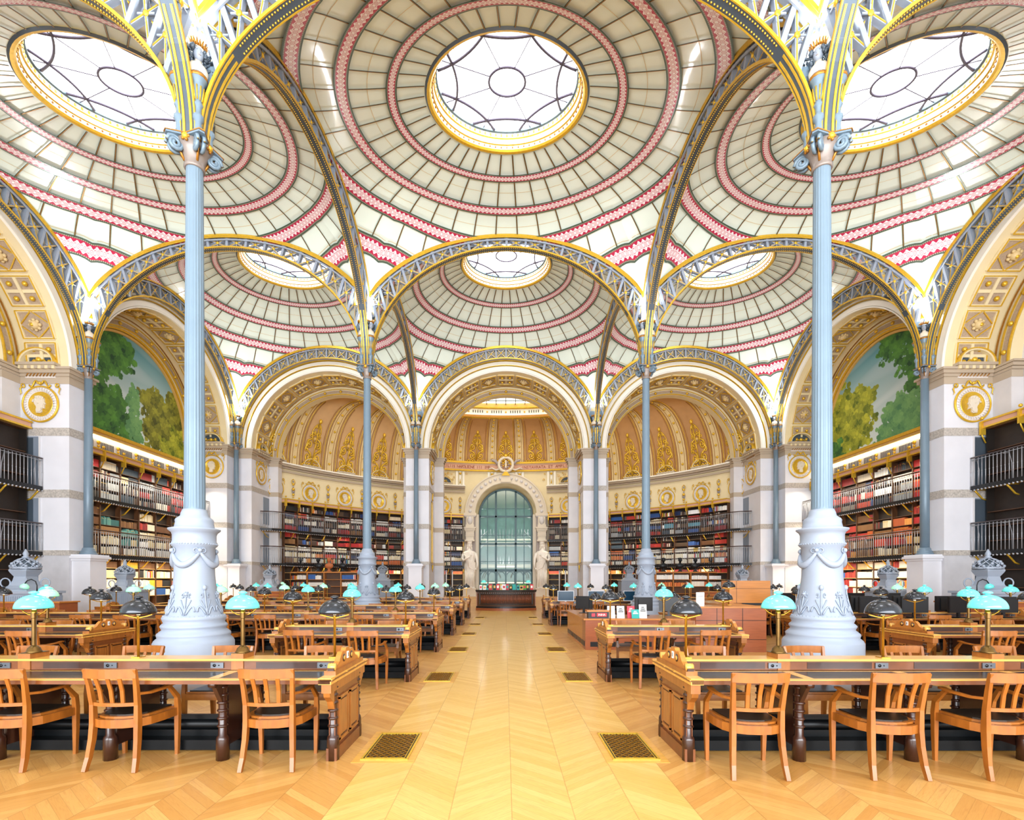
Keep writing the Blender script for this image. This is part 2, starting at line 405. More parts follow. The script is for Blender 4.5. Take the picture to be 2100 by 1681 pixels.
def build_dome(bay, cx, label):
    a, b, yc, P, tl = BAYS[bay]
    root = thing('ceiling', label, 'domed ceiling', (cx, yc, 0)); root['kind'] = 'structure'
    mesh_key = bay
    if bay in DOMES:
        src = DOMES[bay]
        c = dup(src, (cx, yc, 0), 0, label); bpy.data.objects.remove(root); return c
    DZ = lambda x, y, o=0: (x, y, dome_z(bay, x, y)-o)
    mb = MB(); n = 176; rows = []
    fr = [0,.05,.1,.16,.22,.29,.36,.43,.5,.57,.64,.7,.75,.8,.84,.88,.91,.94,.97,1]
    for f_ in fr:
        row = []
        for i in range(n+1):
            th = pi/4+2*pi*i/n; c_, s_ = cos(th), sin(th); rb_ = 5/max(abs(c_), abs(s_))
            r = R0+(rb_-R0)*f_; row.append(DZ(r*c_, r*s_))
        rows.append(row)
    mb.grid(rows, 'ceiling_tile'); mb.build('tile_shell', root)
    # radial seams
    mb = MB(); mg = MB()
    for i in range(40):
        th = 2*pi*(i+.5)/40; c_, s_ = cos(th), sin(th); rb_ = 5/max(abs(c_), abs(s_))-.02; rb_ = min(rb_, 6.0)
        k = 16
        for (hw, o, M_) in ((.022, .045, mb), (.008, .055, mg)):
            A = []; B = []
            for j in range(k+1):
                r = R0+.05+(rb_-R0-.05)*j/k
                A.append(DZ(r*c_-hw*s_, r*s_+hw*c_, o)); B.append(DZ(r*c_+hw*s_, r*s_-hw*c_, o))
            M_.strip(A, B, 'seam' if M_ is mb else 'gold_dark')
    mb.build('panel_seams', root); mg.build('seam_fillets', root)
    # thin joints between tiles along circles
    mj = MB()
    for rj in (3.5, 4.7, 5.9):
        for seg in range(160):
            t0, t1 = 2*pi*seg/160, 2*pi*(seg+1)/160
            if max(abs(rj*cos(t0)), abs(rj*sin(t0)), abs(rj*cos(t1)), abs(rj*sin(t1))) > 4.98: continue
            mj.strip([DZ((rj-.006)*cos(t), (rj-.006)*sin(t), .012) for t in (t0,t1)], [DZ((rj+.006)*cos(t), (rj+.006)*sin(t), .012) for t in (t0,t1)], 'cream_dark')
    mj.build('tile_joints', root)
    # ornamental bands
    for rr, w in ((2.93,.2),(4.1,.27),(5.16,.32),(6.12,.34)):
        mb = MB(); K = 240; run = []
        def DC(x, y, o): q = 4.985; return DZ(max(-q,min(q,x)), max(-q,min(q,y)), o)
        def flush():
            if len(run) > 1:
                for (ra_, rb2, mm, off, uvv) in ((rr-w/2, rr+w/2, 'band', .075, True), (rr-w/2-.035, rr-w/2, 'seam', .07, False), (rr+w/2, rr+w/2+.035, 'seam', .07, False)):
                    mb.strip([DC(ra_*cos(t), ra_*sin(t), off) for t in run], [DC(rb2*cos(t), rb2*sin(t), off) for t in run], mm, True,
                             [t*rr/w for t in run] if uvv else None)
        for i in range(K+1):
            t = 2*pi*i/K; ro = rr-w*.3
            if abs(ro*cos(t)) < 5 and abs(ro*sin(t)) < 5: run.append(t)
            else: flush(); run = []
        flush(); mb.build('ornamental_band', root)
    # oculus: gold rim, white drum, blue ring
    TZ = lambda r, th, dz: (r*cos(th), r*sin(th), interp(P, R0)+tl*r*sin(th)+dz)
    K = 64; A = [2*pi*i/K for i in range(K+1)]
    mb = MB()
    for (r1, d1, r2, d2, mm) in ((2.11,-.02,2.06,-.07,'iron_dark'),(2.06,-.07,1.99,-.05,'gold'),(1.99,-.05,1.95,0,'gold'),(1.95,0,1.94,.1,'oculus_white'),
                             (1.94,.1,1.9,.12,'gold'),(1.9,.12,1.9,.26,'oculus_white'),(1.9,.26,1.86,.28,'gold'),(1.86,.28,1.85,.4,'oculus_white'),(1.85,.4,1.8,.42,'blue_steel'),(1.8,.42,1.8,.5,'blue_steel')):
        mb.strip([TZ(r1,t,d1) for t in A], [TZ(r2,t,d2) for t in A], mm)
    for i in range(72):
        t = 2*pi*i/72; p = TZ(1.93, t, .05); mb.cbox(p, .035, .035, .035, 'gold_dark')
        p = TZ(1.86, t, .34); mb.cbox(p, .05, .05, .06, 'gold')
    mb.build('oculus_ring', root)
    mb = MB(); G = [TZ(1.8, t, .52) for t in A[:-1]]
    mb.add([TZ(0,0,.52)]+G, [(0, 1+(i+1) % K, 1+i) for i in range(K)], 'skylight')
    sk = mb.build('skylight_glass', root)
    mb = MB(); rz = lambda r, t: TZ(r, t, .44)
    mb.tube([rz(.47, t) for t in A[:-1]], .032, 'glass_bar', 5, True)
    for k in range(8):
        a0 = 2*pi*k/8+pi/2; q = radians(33); ca, sa = cos(a0), sin(a0); pts = []
        for j in range(13):
            f = j/12; A0 = (cos(q), -sin(q)); C1 = (.62, 0); A2 = (cos(q), sin(q))
            X_ = (1-f)**2*A0[0]+2*f*(1-f)*C1[0]+f*f*A2[0]; Y_ = (1-f)**2*A0[1]+2*f*(1-f)*C1[1]+f*f*A2[1]
            pts.append(rz(1.78*sqrt(X_*X_+Y_*Y_), a0+atan2(Y_, X_)))
        mb.tube(pts, .034, 'glass_bar', 5)
        a1 = a0+pi/8; mb.tube([rz(.47, a1), rz(1.78, a1)], .012, 'glass_bar', 4)
    mb.build('glazing_bars', sk)
    snapshot(root); DOMES[bay] = root
    return root
DOMES = {}
def dside(x): return 'left bays' if x < 0 else ('right bays' if x > 0 else 'centre bays')
for bay, w in ((1, 'front'), (2, 'far'), (0, 'nearest overhead')):
    for cx, s in ((0,'central'), (-10,'left-hand'), (10,'right-hand')):
        build_dome(bay, cx, '%s %s cream tiled dome with crimson bands and round skylight' % (w, s))

# ---------------- iron arches ----------------
ARCHES = {}
def build_arch(key, p0, p1, z0, z1, V0, V1, E, h, label, detail=1):
    """arch from p0 to p1 (xy)"""
    mx, my = (p0[0]+p1[0])/2, (p0[1]+p1[1])/2
    along_y = abs(p1[1]-p0[1]) > abs(p1[0]-p0[0])
    if key in ARCHES:
        return dup(ARCHES[key], (mx, my, 0), 0, label, 'iron arches of the vault')
    root = thing('iron_arch', label, 'arch', (mx, my, 0), 0, 'iron arches of the vault')
    D = Vector((0,1,0)) if along_y else Vector((1,0,0)); NN = Vector((1,0,0)) if along_y else Vector((0,1,0))
    P = lambda t, z, o=0: D*(5*t)+Vector((0,0,z))+NN*o
    I = lambda t: i_curve(t, z0, z1, h); X = lambda t: e_curve(t, V0, V1, E)
    K = 56; ph = [pi*i/K for i in range(K+1)]
    ti = [-.97*cos(a) for a in ph]
    intr = [P(t, I(t)) for t in ti]
    te = [-1+2*i/K for i in range(K+1)]
    ext = [P(t, X(t)) for t in te]
    mb = MB()      # lower flange: grey plate with gilded edges
    low = [I(t) < z0+1.3*(1 if detail else 1) for t in ti]
    mb.rect(intr, NN, .2, .035, 'iron_dark' if detail else 'iron_warm')
    for sx in (-1, 1):
        mb.rect([p+NN*sx*.115 for p in intr], NN, .022, .05, 'gold')
        seg = [p+NN*sx*.055 for p, a in zip(intr, ph) if a < .5]; seg2 = [p+NN*sx*.055 for p, a in zip(intr, ph) if a > pi-.5]
        for sg in (seg, seg2): mb.rect([q+Vector((0,0,0)) for q in sg], NN, .035, .06, 'gold')
    mb.build('lower_flange', root)
    if detail:
        mb = MB()
        for i in range(150):
            a = .5+(pi-1.0)*i/149; t = -.97*cos(a); z = I(t)
            tt = Vector(P(t+.002, I(t+.002)))-Vector(P(t, z)); U = tt.cross(NN).normalized()
            if U.z > 0: U = -U
            for sx in (-1,1): mb.sph(Vector(P(t, z, sx*.06))+U*.02, .018, 'gold', 6, 3)
        mb.build('rivets', root, kind='stuff')
    mb = MB()
    mb.rect(ext, NN, .26, .04, 'iron_pale'); mb.rect(ext, NN, .3, .025, 'gold', off=0)
    for sx in (-1, 1):
        mb.rect([p+NN*sx*.13 for p in ext], NN, .02, .13, 'gold', off=0)
        mb.rect([Vector(p)+NN*sx*.1 for p in [P(t*.985, X(t)-.12) for t in te]], NN, .03, .05, 'iron_pale')
    mb.build('upper_flange', root)
    mb = MB(); NP = 22 if not detail else 18
    prev = None
    for i in range(NP+1):
        a = .34+(pi-.68)*i/NP; t = -.97*cos(a); e = max(-1, min(1, t*1.06)); A = Vector(P(t, I(t)+.02)); B = Vector(P(e, X(e)-.02))
        mb.bar(A, B, .16, .085, 'iron_pale', NN)
        if prev:
            pA, pB = prev; mb.bar(pA, B, .1, .05, 'iron_pale', NN); mb.bar(pB, A, .1, .05, 'iron_pale', NN)
            for q in (-1,1):
                mb.bar(pA+NN*q*.055, B+NN*q*.055, .012, .018, 'gold', NN); mb.bar(pB+NN*q*.055, A+NN*q*.055, .012, .018, 'gold', NN)
                c = (pA+pB+A+B)/4; mb.sph(c+NN*q*.06, .055, 'gold', 6, 4, sc=(.5,1,1) if along_y else (1,.5,1))
                mb.bar(c-D*.14+NN*q*.05, c+D*.14+NN*q*.05, .02, .03, 'iron_pale', NN); mb.bar(c-Vector((0,0,.14))+NN*q*.05, c+Vector((0,0,.14))+NN*q*.05, .02, .03, 'iron_pale', NN)
        prev = (A, B)
    mb.build('lattice_web', root)
    # solid spandrel leg at both feet
    for s_ in (-1, 1):
        mb = MB(); z = z0 if s_ < 0 else z1; V_ = V0 if s_ < 0 else V1
        pts = [t for t in ti if (t*s_ > 0 and (.97-abs(t)) < .085)]
        if s_ > 0: pts = pts[::-1]
        pts = sorted(pts, key=lambda t: -abs(t))
        prof = [P(t, I(t)) for t in pts]; core = [P(s_*.995, q[2]) for q in prof]
        for sx in (-1, 1):
            mb.strip([Vector(p)+NN*sx*.03 for p in prof], [Vector(p)+NN*sx*.03 for p in core], 'iron', False)
        mb.build('foot_plate', root)
    snapshot(root); ARCHES[key] = root
    return root
rname = {'A': 'near column row', 'B': 'middle column row', 'C': 'end wall', 'F': 'row behind the viewer'}
for r in 'BCA':
    y, zs, V = ROWS[r]
    for cx, s in ((0,'centre'), (-10,'left'), (10,'right')):
        build_arch('T'+r, (cx-5,y), (cx+5,y), zs, zs, V, V, TR[r][0], TR[r][1],
                   'openwork iron arch spanning the %s bay at the %s' % (s, rname[r]), 1 if r in 'AB' else 0)
for ab in ('AB','BC','FA'):
    a, b = ROWS[ab[0]], ROWS[ab[1]]
    for cx, s in ((-5,'left inner'), (5,'right inner'), (-15,'left wall'), (15,'right wall')):
        if ab == 'FA' and abs(cx) > 10: continue
        build_arch('L'+ab, (cx,a[0]), (cx,b[0]), a[1], b[1], a[2], b[2], LO[ab][0], LO[ab][1],
                   '%s iron arch on the %s side, receding from the %s columns' % ({'AB':'near','BC':'far','FA':'overhead'}[ab], s, {'A':'near','B':'middle','F':'unseen'}[ab[0]]), 1)

# ---------------- columns ----------------
def capital_mb(mb, z0, z1, s=1.0):
    h = z1-z0
    mb.lathe([(.135*s,0),(.15*s,.02*h),(.15*s,.1*h),(.14*s,.14*h),(.15*s,.3*h),(.19*s,.6*h),(.26*s,.86*h)], 'iron_warm', (0,0,z0), 16)
    poly = []
    for k in range(4):
        a = pi/4+k*pi/2
        for d in (-.1, .1): poly.append((.4*s*cos(a+d), .4*s*sin(a+d)))
        b_ = a+pi/4; poly.append((.235*s*cos(b_), .235*s*sin(b_)))
    mb.prism(poly, lambda u,v,w: (u,v,w), z1-.1*h, z1, 'iron')
    mb.prism([(x*1.04,y*1.04) for x,y in poly], lambda u,v,w: (u,v,w), z1-.035*h, z1-.0*h, 'gold_dark')
    for k in range(4):
        a = pi/4+k*pi/2; d = Vector((cos(a), sin(a), 0)); side = Vector((-sin(a), cos(a), 0))
        c = d*.27*s+Vector((0,0,z0+.62*h))
        for (w_, mm, rr) in ((.03,'iron',.03*s),(.0,'gold',.014*s)):
            pts = []
            for j in range(22):
                t = j/21*2.2*2*pi; r = .115*s*(1-.8*j/21); pts.append(c+d*(r*cos(t))+Vector((0,0,r*sin(t))))
            for sx in (-1,1):
                mb.tube([p+side*sx*.045*s for p in pts], rr, mm, 5)
        mb.cbox(c, .05, .05, .05, 'iron_warm')
        mb.tube([d*.14*s+Vector((0,0,z0+.2*h)), d*.2*s+Vector((0,0,z0+.5*h)), d*.3*s+Vector((0,0,z0+.85*h))], .02*s, 'gold_dark', 5)
        e = Vector((cos(a+pi/4), sin(a+pi/4), 0))*.235*s+Vector((0,0,z0+.86*h))
        mb.sph(e, .05*s, 'gold', 8, 5)
        for q in range(5): mb.sph(e+side*0+Vector((0,0,.05*s*sin(q*1.256)))+Vector((-sin(a+pi/4),cos(a+pi/4),0))*.05*s*cos(q*1.256), .026*s, 'gold_dark', 6, 4)
def shaft_mb(mb, z0, z1, r0, r1, fl=20, m='iron', half=False):
    n = fl*4; vs = []; Z = [z0, z0+.04, z0+.06]+[z0+.06+(z1-z0-.1)*i/6 for i in range(1,7)]+[z1]
    rows = []
    for z in Z:
        f = (z-z0)/(z1-z0); r = r0+(r1-r0)*f; row = []
        fl_on = z > z0+.05 and z < z1-.02
        for i in range(n+1):
            a = 2*pi*i/n; rr = r*(1-.07*(.5-.5*cos(a*fl))) if fl_on else r*1.0
            row.append((rr*cos(a), rr*sin(a), z))
        rows.append(row)
    mb.grid(rows, m)
def herm(root, z0, ang, s=1.0, rad=.2):
    """gilded herm bust standing on the capital, facing ang"""
    mb = MB(); d = Vector((cos(ang), sin(ang), 0)); c = d*rad*s
    pr = [(.02,0),(.045,.03),(.06,.1),(.055,.2),(.09,.26),(.09,.3),(.05,.34),(.055,.42),(.085,.46),(.06,.5),(.1,.72),(.105,.76),(.15,.82),(.15,.86),(.135,.9)]
    mb.lathe([(r*s*.82, z*s) for r,z in pr], 'iron', (c.x,c.y,z0), 12)
    for k in range(10):
        a = 2*pi*k/10; mb.tube([(c.x+.054*s*cos(a), c.y+.054*s*sin(a), z0+.52*s), (c.x+.087*s*cos(a), c.y+.087*s*sin(a), z0+.71*s)], .01*s, 'gold', 4)
    mb.lathe([(.125*s,.83*s),(.132*s,.86*s),(.12*s,.885*s)], 'gold_dark', (c.x,c.y,z0), 12)
    mb.build('herm_pedestal', root)
    mb = MB()
    i0 = len(mb.V)
    mb.lathe([(.1,.0),(.14,.05),(.15,.12),(.12,.2),(.055,.25),(.05,.3)], 'plaster_white', n=12, sq=1)
    for i in range(i0, len(mb.V)): v = mb.V[i]; mb.V[i] = (v[0]*.72, v[1]*1.1, v[2])
    mb.sph((.01,0,.4), .1, 'iron_pale', 12, 8, sc=(1,.82,1.22))           # head
    mb.sph((.1,0,.39), .022, 'iron_pale', 6, 4, sc=(1,.7,1.5))               # nose
    for sy in (-1,1): mb.sph((.085,sy*.035,.415), .014, 'iron_dark', 6, 4)
    mb.sph((.09,0,.345), .02, 'iron_warm', 6, 4, sc=(.6,1.3,.5))
    mb.xf(i0, Matrix.Translation((c.x,c.y,z0+.88*s)) @ Matrix.Rotation(ang,4,'Z') @ Matrix.Scale(s*.84,4))
    mb.build('bust', root)
    mb = MB(); i0 = 0; rnd = random.Random(3)
    for k in range(26):
        a = rnd.uniform(.75, 2*pi-.75); z = rnd.uniform(.2,.5)
        mb.sph((.1*cos(a), .115*sin(a), z), rnd.uniform(.03,.05), 'iron_dark', 6, 4)
    for k in range(18):
        sy = rnd.choice((-1,1)); y = sy*rnd.uniform(.12,.24); z = rnd.uniform(-.1,.5); mb.tube([(-.03,y*.5,z-.05),(0,y,z),(-.02,y*1.15,z+.08)], .016, 'iron_dark', 4)
    for k in range(9):
        a = (k-4)*.36; p = Vector((.085*cos(a), .1*sin(a), .5)); mb.tube([p, p+Vector((.05*cos(a), .05*sin(a), .1))], [.03,.008], 'gold_dark', 5)
    mb.xf(0, Matrix.Translation((c.x,c.y,z0+.88*s)) @ Matrix.Rotation(ang,4,'Z') @ Matrix.Scale(s*.84,4))
    mb.build('crown_and_curls', root)
def free_column(key, label):
    zn, za = NECK[key], ROWS[key][1]
    root = thing('iron_column', label, 'column', (0,0,0), 0, 'free standing columns')
    mb = MB()
    mb.lathe([(.64,0),(.64,.36),(.63,.42),(.62,.5),(.565,.58),(.565,.76),(.545,.8),(.5,.84),(.512,.875),(.512,.9),(.485,.925),(.44,.965),(.46,1.0),(.468,1.02),(.455,1.04),(.42,1.07),(.44,1.12),(.448,1.15),(.425,1.18),
              (.4,1.19),(.372,1.28),(.335,1.42),(.305,1.6),(.285,1.8),(.283,2.0),(.29,2.26),(.318,2.28),(.318,2.33),(.305,2.35),(.305,2.45),(.32,2.49),(.365,2.53),(.365,2.55),(.28,2.57),
              (.265,2.65),(.27,2.68),(.255,2.71),(.2,2.75),(.19,2.8),(.165,2.86)], 'iron_pale', n=40)
    mb.build('pedestal', root)
    mb = MB()      # garland, bows and plant reliefs
    for k in range(4):
        a0 = k*pi/2+pi/4+.0
        pts = []; rs = []
        for j in range(13):
            s_ = j/12; a = a0+s_*pi/2; z = 2.17-.2*sin(pi*s_); pts.append((.3*cos(a), .3*sin(a), z)); rs.append(.022+.03*sin(pi*s_))
        mb.tube(pts, rs, 'iron_pale', 8)
        for q in (-1,1):
            lp = [(.3*cos(a0+q*(.05+.12*(1-cos(t)))), .3*sin(a0+q*(.05+.12*(1-cos(t)))), 2.2+.035*sin(t)) for t in [i*pi/5 for i in range(11)]]
            mb.tube(lp, .01, 'iron_pale', 5)
        mb.sph((.31*cos(a0), .31*sin(a0), 2.2), .035, 'iron_pale', 8, 5)
    def rp(z): return .01+interp([(1.19,.4),(1.28,.372),(1.42,.335),(1.6,.305),(1.8,.285)], z)
    for k in range(8):
        a0 = 2*pi*k/8+.2; top = 1.62 if k % 2 else 1.52
        S = lambda da, z: (rp(z)*cos(a0+da), rp(z)*sin(a0+da), z)
        mb.tube([S(0,1.2+(top-1.2)*i/5) for i in range(6)], .011, 'iron_pale', 5)
        for sg in (-1,1):
            mb.tube([S(sg*.26*(1-cos(t))*.5, 1.21+.1*t) for t in [i*.28 for i in range(9)]], .009, 'iron_pale', 4)
            mb.tube([S(sg*(.05+.3*sin(t*.5)), 1.21+.12*sin(t)) for t in [i*.35 for i in range(9)]], .014, 'iron_pale', 4)
            mb.tube([S(sg*(.14+.035*cos(t)), 1.5+.035*sin(t)) for t in [i*.6 for i in range(10)]], .008, 'iron_pale', 4)
        mb.sph(S(0,top), .034, 'iron_pale', 8, 6, sc=(1,1,1.3 if k%2 else .8))
        for q in range(6): mb.sph(S(.09*cos(q*1.05)*(1 if not k%2 else .5), top+.035*sin(q*1.05)), .014, 'iron_pale', 5, 4)
    for i in range(48):
        a = 2*pi*i/48; mb.sph((.318*cos(a), .318*sin(a), 2.305), .014, 'iron_pale', 5, 4); mb.sph((.42*cos(a), .42*sin(a), 1.175), .014, 'iron_pale', 5, 4)
    mb.build('relief_ornament', root)
    mb = MB(); shaft_mb(mb, 2.84, zn, .152, .122); mb.build('fluted_shaft', root)
    mb = MB(); capital_mb(mb, zn, za); mb.build('capital', root)
    for k in range(4): herm(root, za, pi/4+k*pi/2, 1.05 if key == 'A' else 1.15)
    snapshot(root); return root
colA = free_column('A', 'large pale grey iron column left of the aisle, nearest the viewer')
colA.location = (-5, 8, 0)
dup(colA, (5,8,0), 0, 'large pale grey iron column right of the aisle, nearest the viewer')
colB = free_column('B', 'smaller-looking grey iron column left of the aisle, farther back')
colB.location = (-5, 18, 0)
dup(colB, (5,18,0), 0, 'smaller-looking grey iron column right of the aisle, farther back')
def wall_column(key, label):
    zn, za = NECK[key], ROWS[key][1]
    root = thing('wall_column', label, 'column', (0,0,0), 0, 'slim columns against the piers')
    mb = MB(); mb.box(-.42,.42,-.42,.42,0,.3,'stone_grey'); mb.box(-.36,.36,-.36,.36,.3,2.42,'stone_pale')
    for (w, z0, z1) in ((.38,.3,.42),(.4,2.42,2.5),(.46,2.5,2.58),(.42,2.58,2.64)): mb.box(-w,w,-w,w,z0,z1,'stone_pale')
    mb.build('stone_pedestal', root)
    mb = MB(); mb.lathe([(.26,2.64),(.26,2.7),(.22,2.72),(.24,2.76),(.19,2.8),(.18,2.86),(.15,2.9)], 'iron', n=20)
    mb.lathe([(.145,2.9),(.14,4.8),(.12,zn)], 'iron', n=20); mb.build('shaft', root)
    mb = MB(); capital_mb(mb, zn, za, .8); mb.build('capital', root)
    for k in range(4): herm(root, za, pi/4+k*pi/2, 1.1, .2)
    snapshot(root); return root
wc = wall_column('B', 'slim grey column against the left wall pier, nearer to the viewer'); wc.location = (-15,18,0)
dup(wc, (15,18,0), 0, 'slim grey column against the right wall pier, nearer to the viewer')
wc = wall_column('C', 'slim grey column in the far left corner of the hall'); wc.location = (-15,27.9,0)
for x, s in ((-5,'end wall pier left of the central arch'),(5,'end wall pier right of the central arch'),(15,'')):
    dup(wc, (x,27.9,0), 0, 'slim grey column in the far right corner of the hall' if not s else 'slim grey column before the '+s)
for x, y, z in [(sx*x_, y_, z_) for sx in (-1,1) for x_, y_, z_ in ((5,8,10.25),(5,18,11.3),(15,18,11.2),(5,27.9,11.05),(15,27.7,11.05),(15,8,10.2))]:
    point_light('column_head_uplight', (x*(.985 if abs(x) > 10 else 1), y-(.25 if y > 27 else 0), z), UP_W if y < 27 else UP_W*.7, .1)

for x, y, z in [(sx*x_, y_, z_) for sx in (-1,1) for x_, y_, z_ in ((5,8,10.0),(5,18,11.1),(14.8,18,11.0),(5,27.6,10.9),(14.8,27.6,10.9),(5,-2,9.5),(14.8,8,10.0))]:
    area_light('vault_uplight', (x, y, z+.45), .5, 130 if y < 27 else 60, rot=(pi,0,0), color=(.97,.98,1))
# ---------------- floor ----------------
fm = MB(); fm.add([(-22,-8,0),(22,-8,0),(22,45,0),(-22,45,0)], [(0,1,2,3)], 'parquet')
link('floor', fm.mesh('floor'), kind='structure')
rm = MB(); rm.grid([[(-12,31.0,.004),(12,31.0,.004)],[(-12,35.5,.5),(12,35.5,.5)],[(-12,42,.5),(12,42,.5)]], 'parquet', False)
link('floor', rm.mesh('floor_ramp'), kind='structure')

# ---------------- arcaded walls (local frame: u along the wall, w into the wall, z up) ----------------
class Fr:      # frame of a wall: origin, u direction, w (depth) direction
    def __init__(s, o, u, w): s.o = Vector(o); s.u = Vector(u); s.w = Vector(w)
    def __call__(s, u, w, z): return s.o+s.u*u+s.w*w+Vector((0,0,z))
def arc_pts(rh, rv, zc, n=40, a0=0, a1=pi): return [(rh*cos(a0+(a1-a0)*i/n), zc+rv*sin(a0+(a1-a0)*i/n)) for i in range(n+1)]
def arch_bay(root, f, cu, hw, piw, w0, w1, w2, r1, r1v, r2, r2v, zc, ztop, coffers=True, detail=True):
    """one bay of an arcaded wall: front sheet, soffit, inner step; hw half bay, piw half pier"""
    n = 48
    mb = MB()
    A = arc_pts(r1, r1v, zc, n)
    out = []
    for (u, z) in A:
        # project to the bay rectangle
        dx, dz = u, z-zc; k = 1e9
        if abs(dx) > 1e-6: k = min(k, hw/abs(dx))
        if dz > 1e-6: k = min(k, (ztop-zc)/dz)
        out.append((dx*k, zc+dz*k))
    mb.strip([f(cu+u, w0, z) for u, z in A], [f(cu+u, w0, z) for u, z in out], 'cream', False)
    mb.strip([f(cu+u, w0, z) for u, z in A], [f(cu+u, w1, z) for u, z in A], 'cream')
    B = arc_pts(r2, r2v, zc, n)
    mb.strip([f(cu+u, w1, z) for u, z in A], [f(cu+u, w1, z) for u, z in B], 'cream')
    mb.strip([f(cu+u, w1, z) for u, z in B], [f(cu+u, w2, z) for u, z in B], 'cream')
    mb.build('arch_shell', root)
    # archivolt mouldings
    mg = MB(); Nw = f.w
    for (r, ww, h, m, off) in ((r1+.02,.09,.05,'white_paint',-.045),(r1+.16,.1,.2,'white_paint',-.03),(r1+.32,.1,.025,'gold',-.07),(r1+.44,.1,.18,'white_paint',-.02),(r1+.58,.1,.025,'gold',-.06),(r1+.72,.06,.16,'cream',-.01)):
        mg.rect([f(cu+u, w0+off, z) for u, z in arc_pts(r, r1v+(r-r1), zc, n)], Nw, ww, h, m)
    mg.build('archivolt', root)
    mg = MB()
    dw = w2-w1
    for (r, off, h, m) in ((r2+.04,.0,.06,'gold'),(r2+.34,-.0,.03,'gold'),(r2+.5,-.0,.03,'gold_dark')):
        if r < r1: mg.rect([f(cu+u, w1-.03, z) for u, z in arc_pts(r, r2v+(r-r2), zc, n)], Nw, .05, h, m)
    mg.rect([f(cu+u, w1-.015, z) for u, z in arc_pts(r2+.19, r2v+.19, zc, n)], Nw, .02, .16, 'coffer')
    for i in range(13):
        a = pi*(i+.5)/13; p = f(cu+(r2+.19)*cos(a), w1-.04, zc+(r2v+.19)*sin(a))
        mg.sph(p, .085, 'gold', 8, 5)
    mg.build('inner_moulding', root)
    if coffers:
        mc = MB(); mgd = MB(); D = w1-w0; NP = 13; wA = w0+D*.2; wB = w0+D*.82
        def S(a, w, e=0): return f(cu+(r1-e)*cos(a), w, zc+(r1v-e)*sin(a))
        for i in range(NP):
            a0 = pi*(i+.07)/NP; a1 = pi*(i+.93)/NP; am = (a0+a1)/2; wm = (wA+wB)/2
            q = 4
            mc.strip([S(a0+(a1-a0)*j/q, wA, .012) for j in range(q+1)], [S(a0+(a1-a0)*j/q, wB, .012) for j in range(q+1)], 'coffer')
            def edge(pa, pb, th=.03, m='gold', e=.03):
                P0 = Vector(S(*pa, e)); P1 = Vector(S(*pb, e)); Nn = (Vector(S(am, wm, 1))-Vector(S(am, wm, 0))).normalized()
                mgd.rect([P0, P1], Nn, .05, th, m)
            for pa, pb in (((a0,wA),(a1,wA)),((a0,wB),(a1,wB)),((a0,wA),(a0,wB)),((a1,wA),(a1,wB))): edge(pa, pb, .1, 'cream', .02); edge(pa, pb, .03, 'gold', .05)
            if i % 2:
                edge((am,wA),(a1,wm)); edge((a1,wm),(am,wB)); edge((am,wB),(a0,wm)); edge((a0,wm),(am,wA))
                c = Vector(S(am, wm, .07)); mc.sph(c, .15, 'cream_dark', 10, 5); mgd.sph(Vector(S(am, wm, .17)), .07, 'gold', 8, 4)
                for k in range(8):
                    t = 2*pi*k/8; mc.sph(S(am+.17/r1*cos(t), wm+.17*sin(t), .06), .06, 'cream_dark', 6, 4)
            else:
                edge((am,wA),(am,wB), .1, 'cream'); edge((a0,wm),(a1,wm), .1, 'cream')
                for da in (-.25,.25):
                    for dd in (-.25,.25): mgd.sph(S(am+(a1-a0)*da, wm+(wB-wA)*dd, .06), .085, 'gold', 8, 4)
        mc.build('coffers', root); mgd.build('gilded_frames', root)
def pier(mb, f, cu, w0, w1, w2, p1, p2, zi, base=True):
    """pier from the floor to the impost: p1 half width in front, p2 behind"""
    mb.add([], [], 'stone')
    def B(u0,u1,wa,wb,z0,z1,m):
        vs = [f(u0,wa,z0),f(u1,wa,z0),f(u1,wb,z0),f(u0,wb,z0),f(u0,wa,z1),f(u1,wa,z1),f(u1,wb,z1),f(u0,wb,z1)]
        mb.add(vs, [(0,3,2,1),(4,5,6,7),(0,1,5,4),(1,2,6,5),(2,3,7,6),(3,0,4,7)], m)
    B(cu-p1, cu+p1, w0, w1, 0, zi, 'stone_pale'); B(cu-p2, cu+p2, w1, w2, 0, zi-.02, 'stone')
    for (z0, z1, o, m) in ((0,.5,.05,'stone_grey'),(.5,2.6,.012,'stone_grey'),(2.6,2.78,.03,'stone_band'),(4.62,4.9,.015,'stone_band'),(6.78,7.06,.015,'stone_band'),
                           (zi-.55,zi-.3,.02,'cornice'),(zi-.3,zi-.2,.06,'cornice'),(zi-.2,zi-.08,.12,'cornice'),(zi-.08,zi,.18,'cornice')):
        B(cu-p1-o, cu+p1+o, w0-o, w1, z0, z1, m)
        mm = m if m != 'stone_band' else 'cornice'
        B(cu-p2-o, cu+p2+o, w1-o*.5, w2-.01, z0, z1-.01, mm)

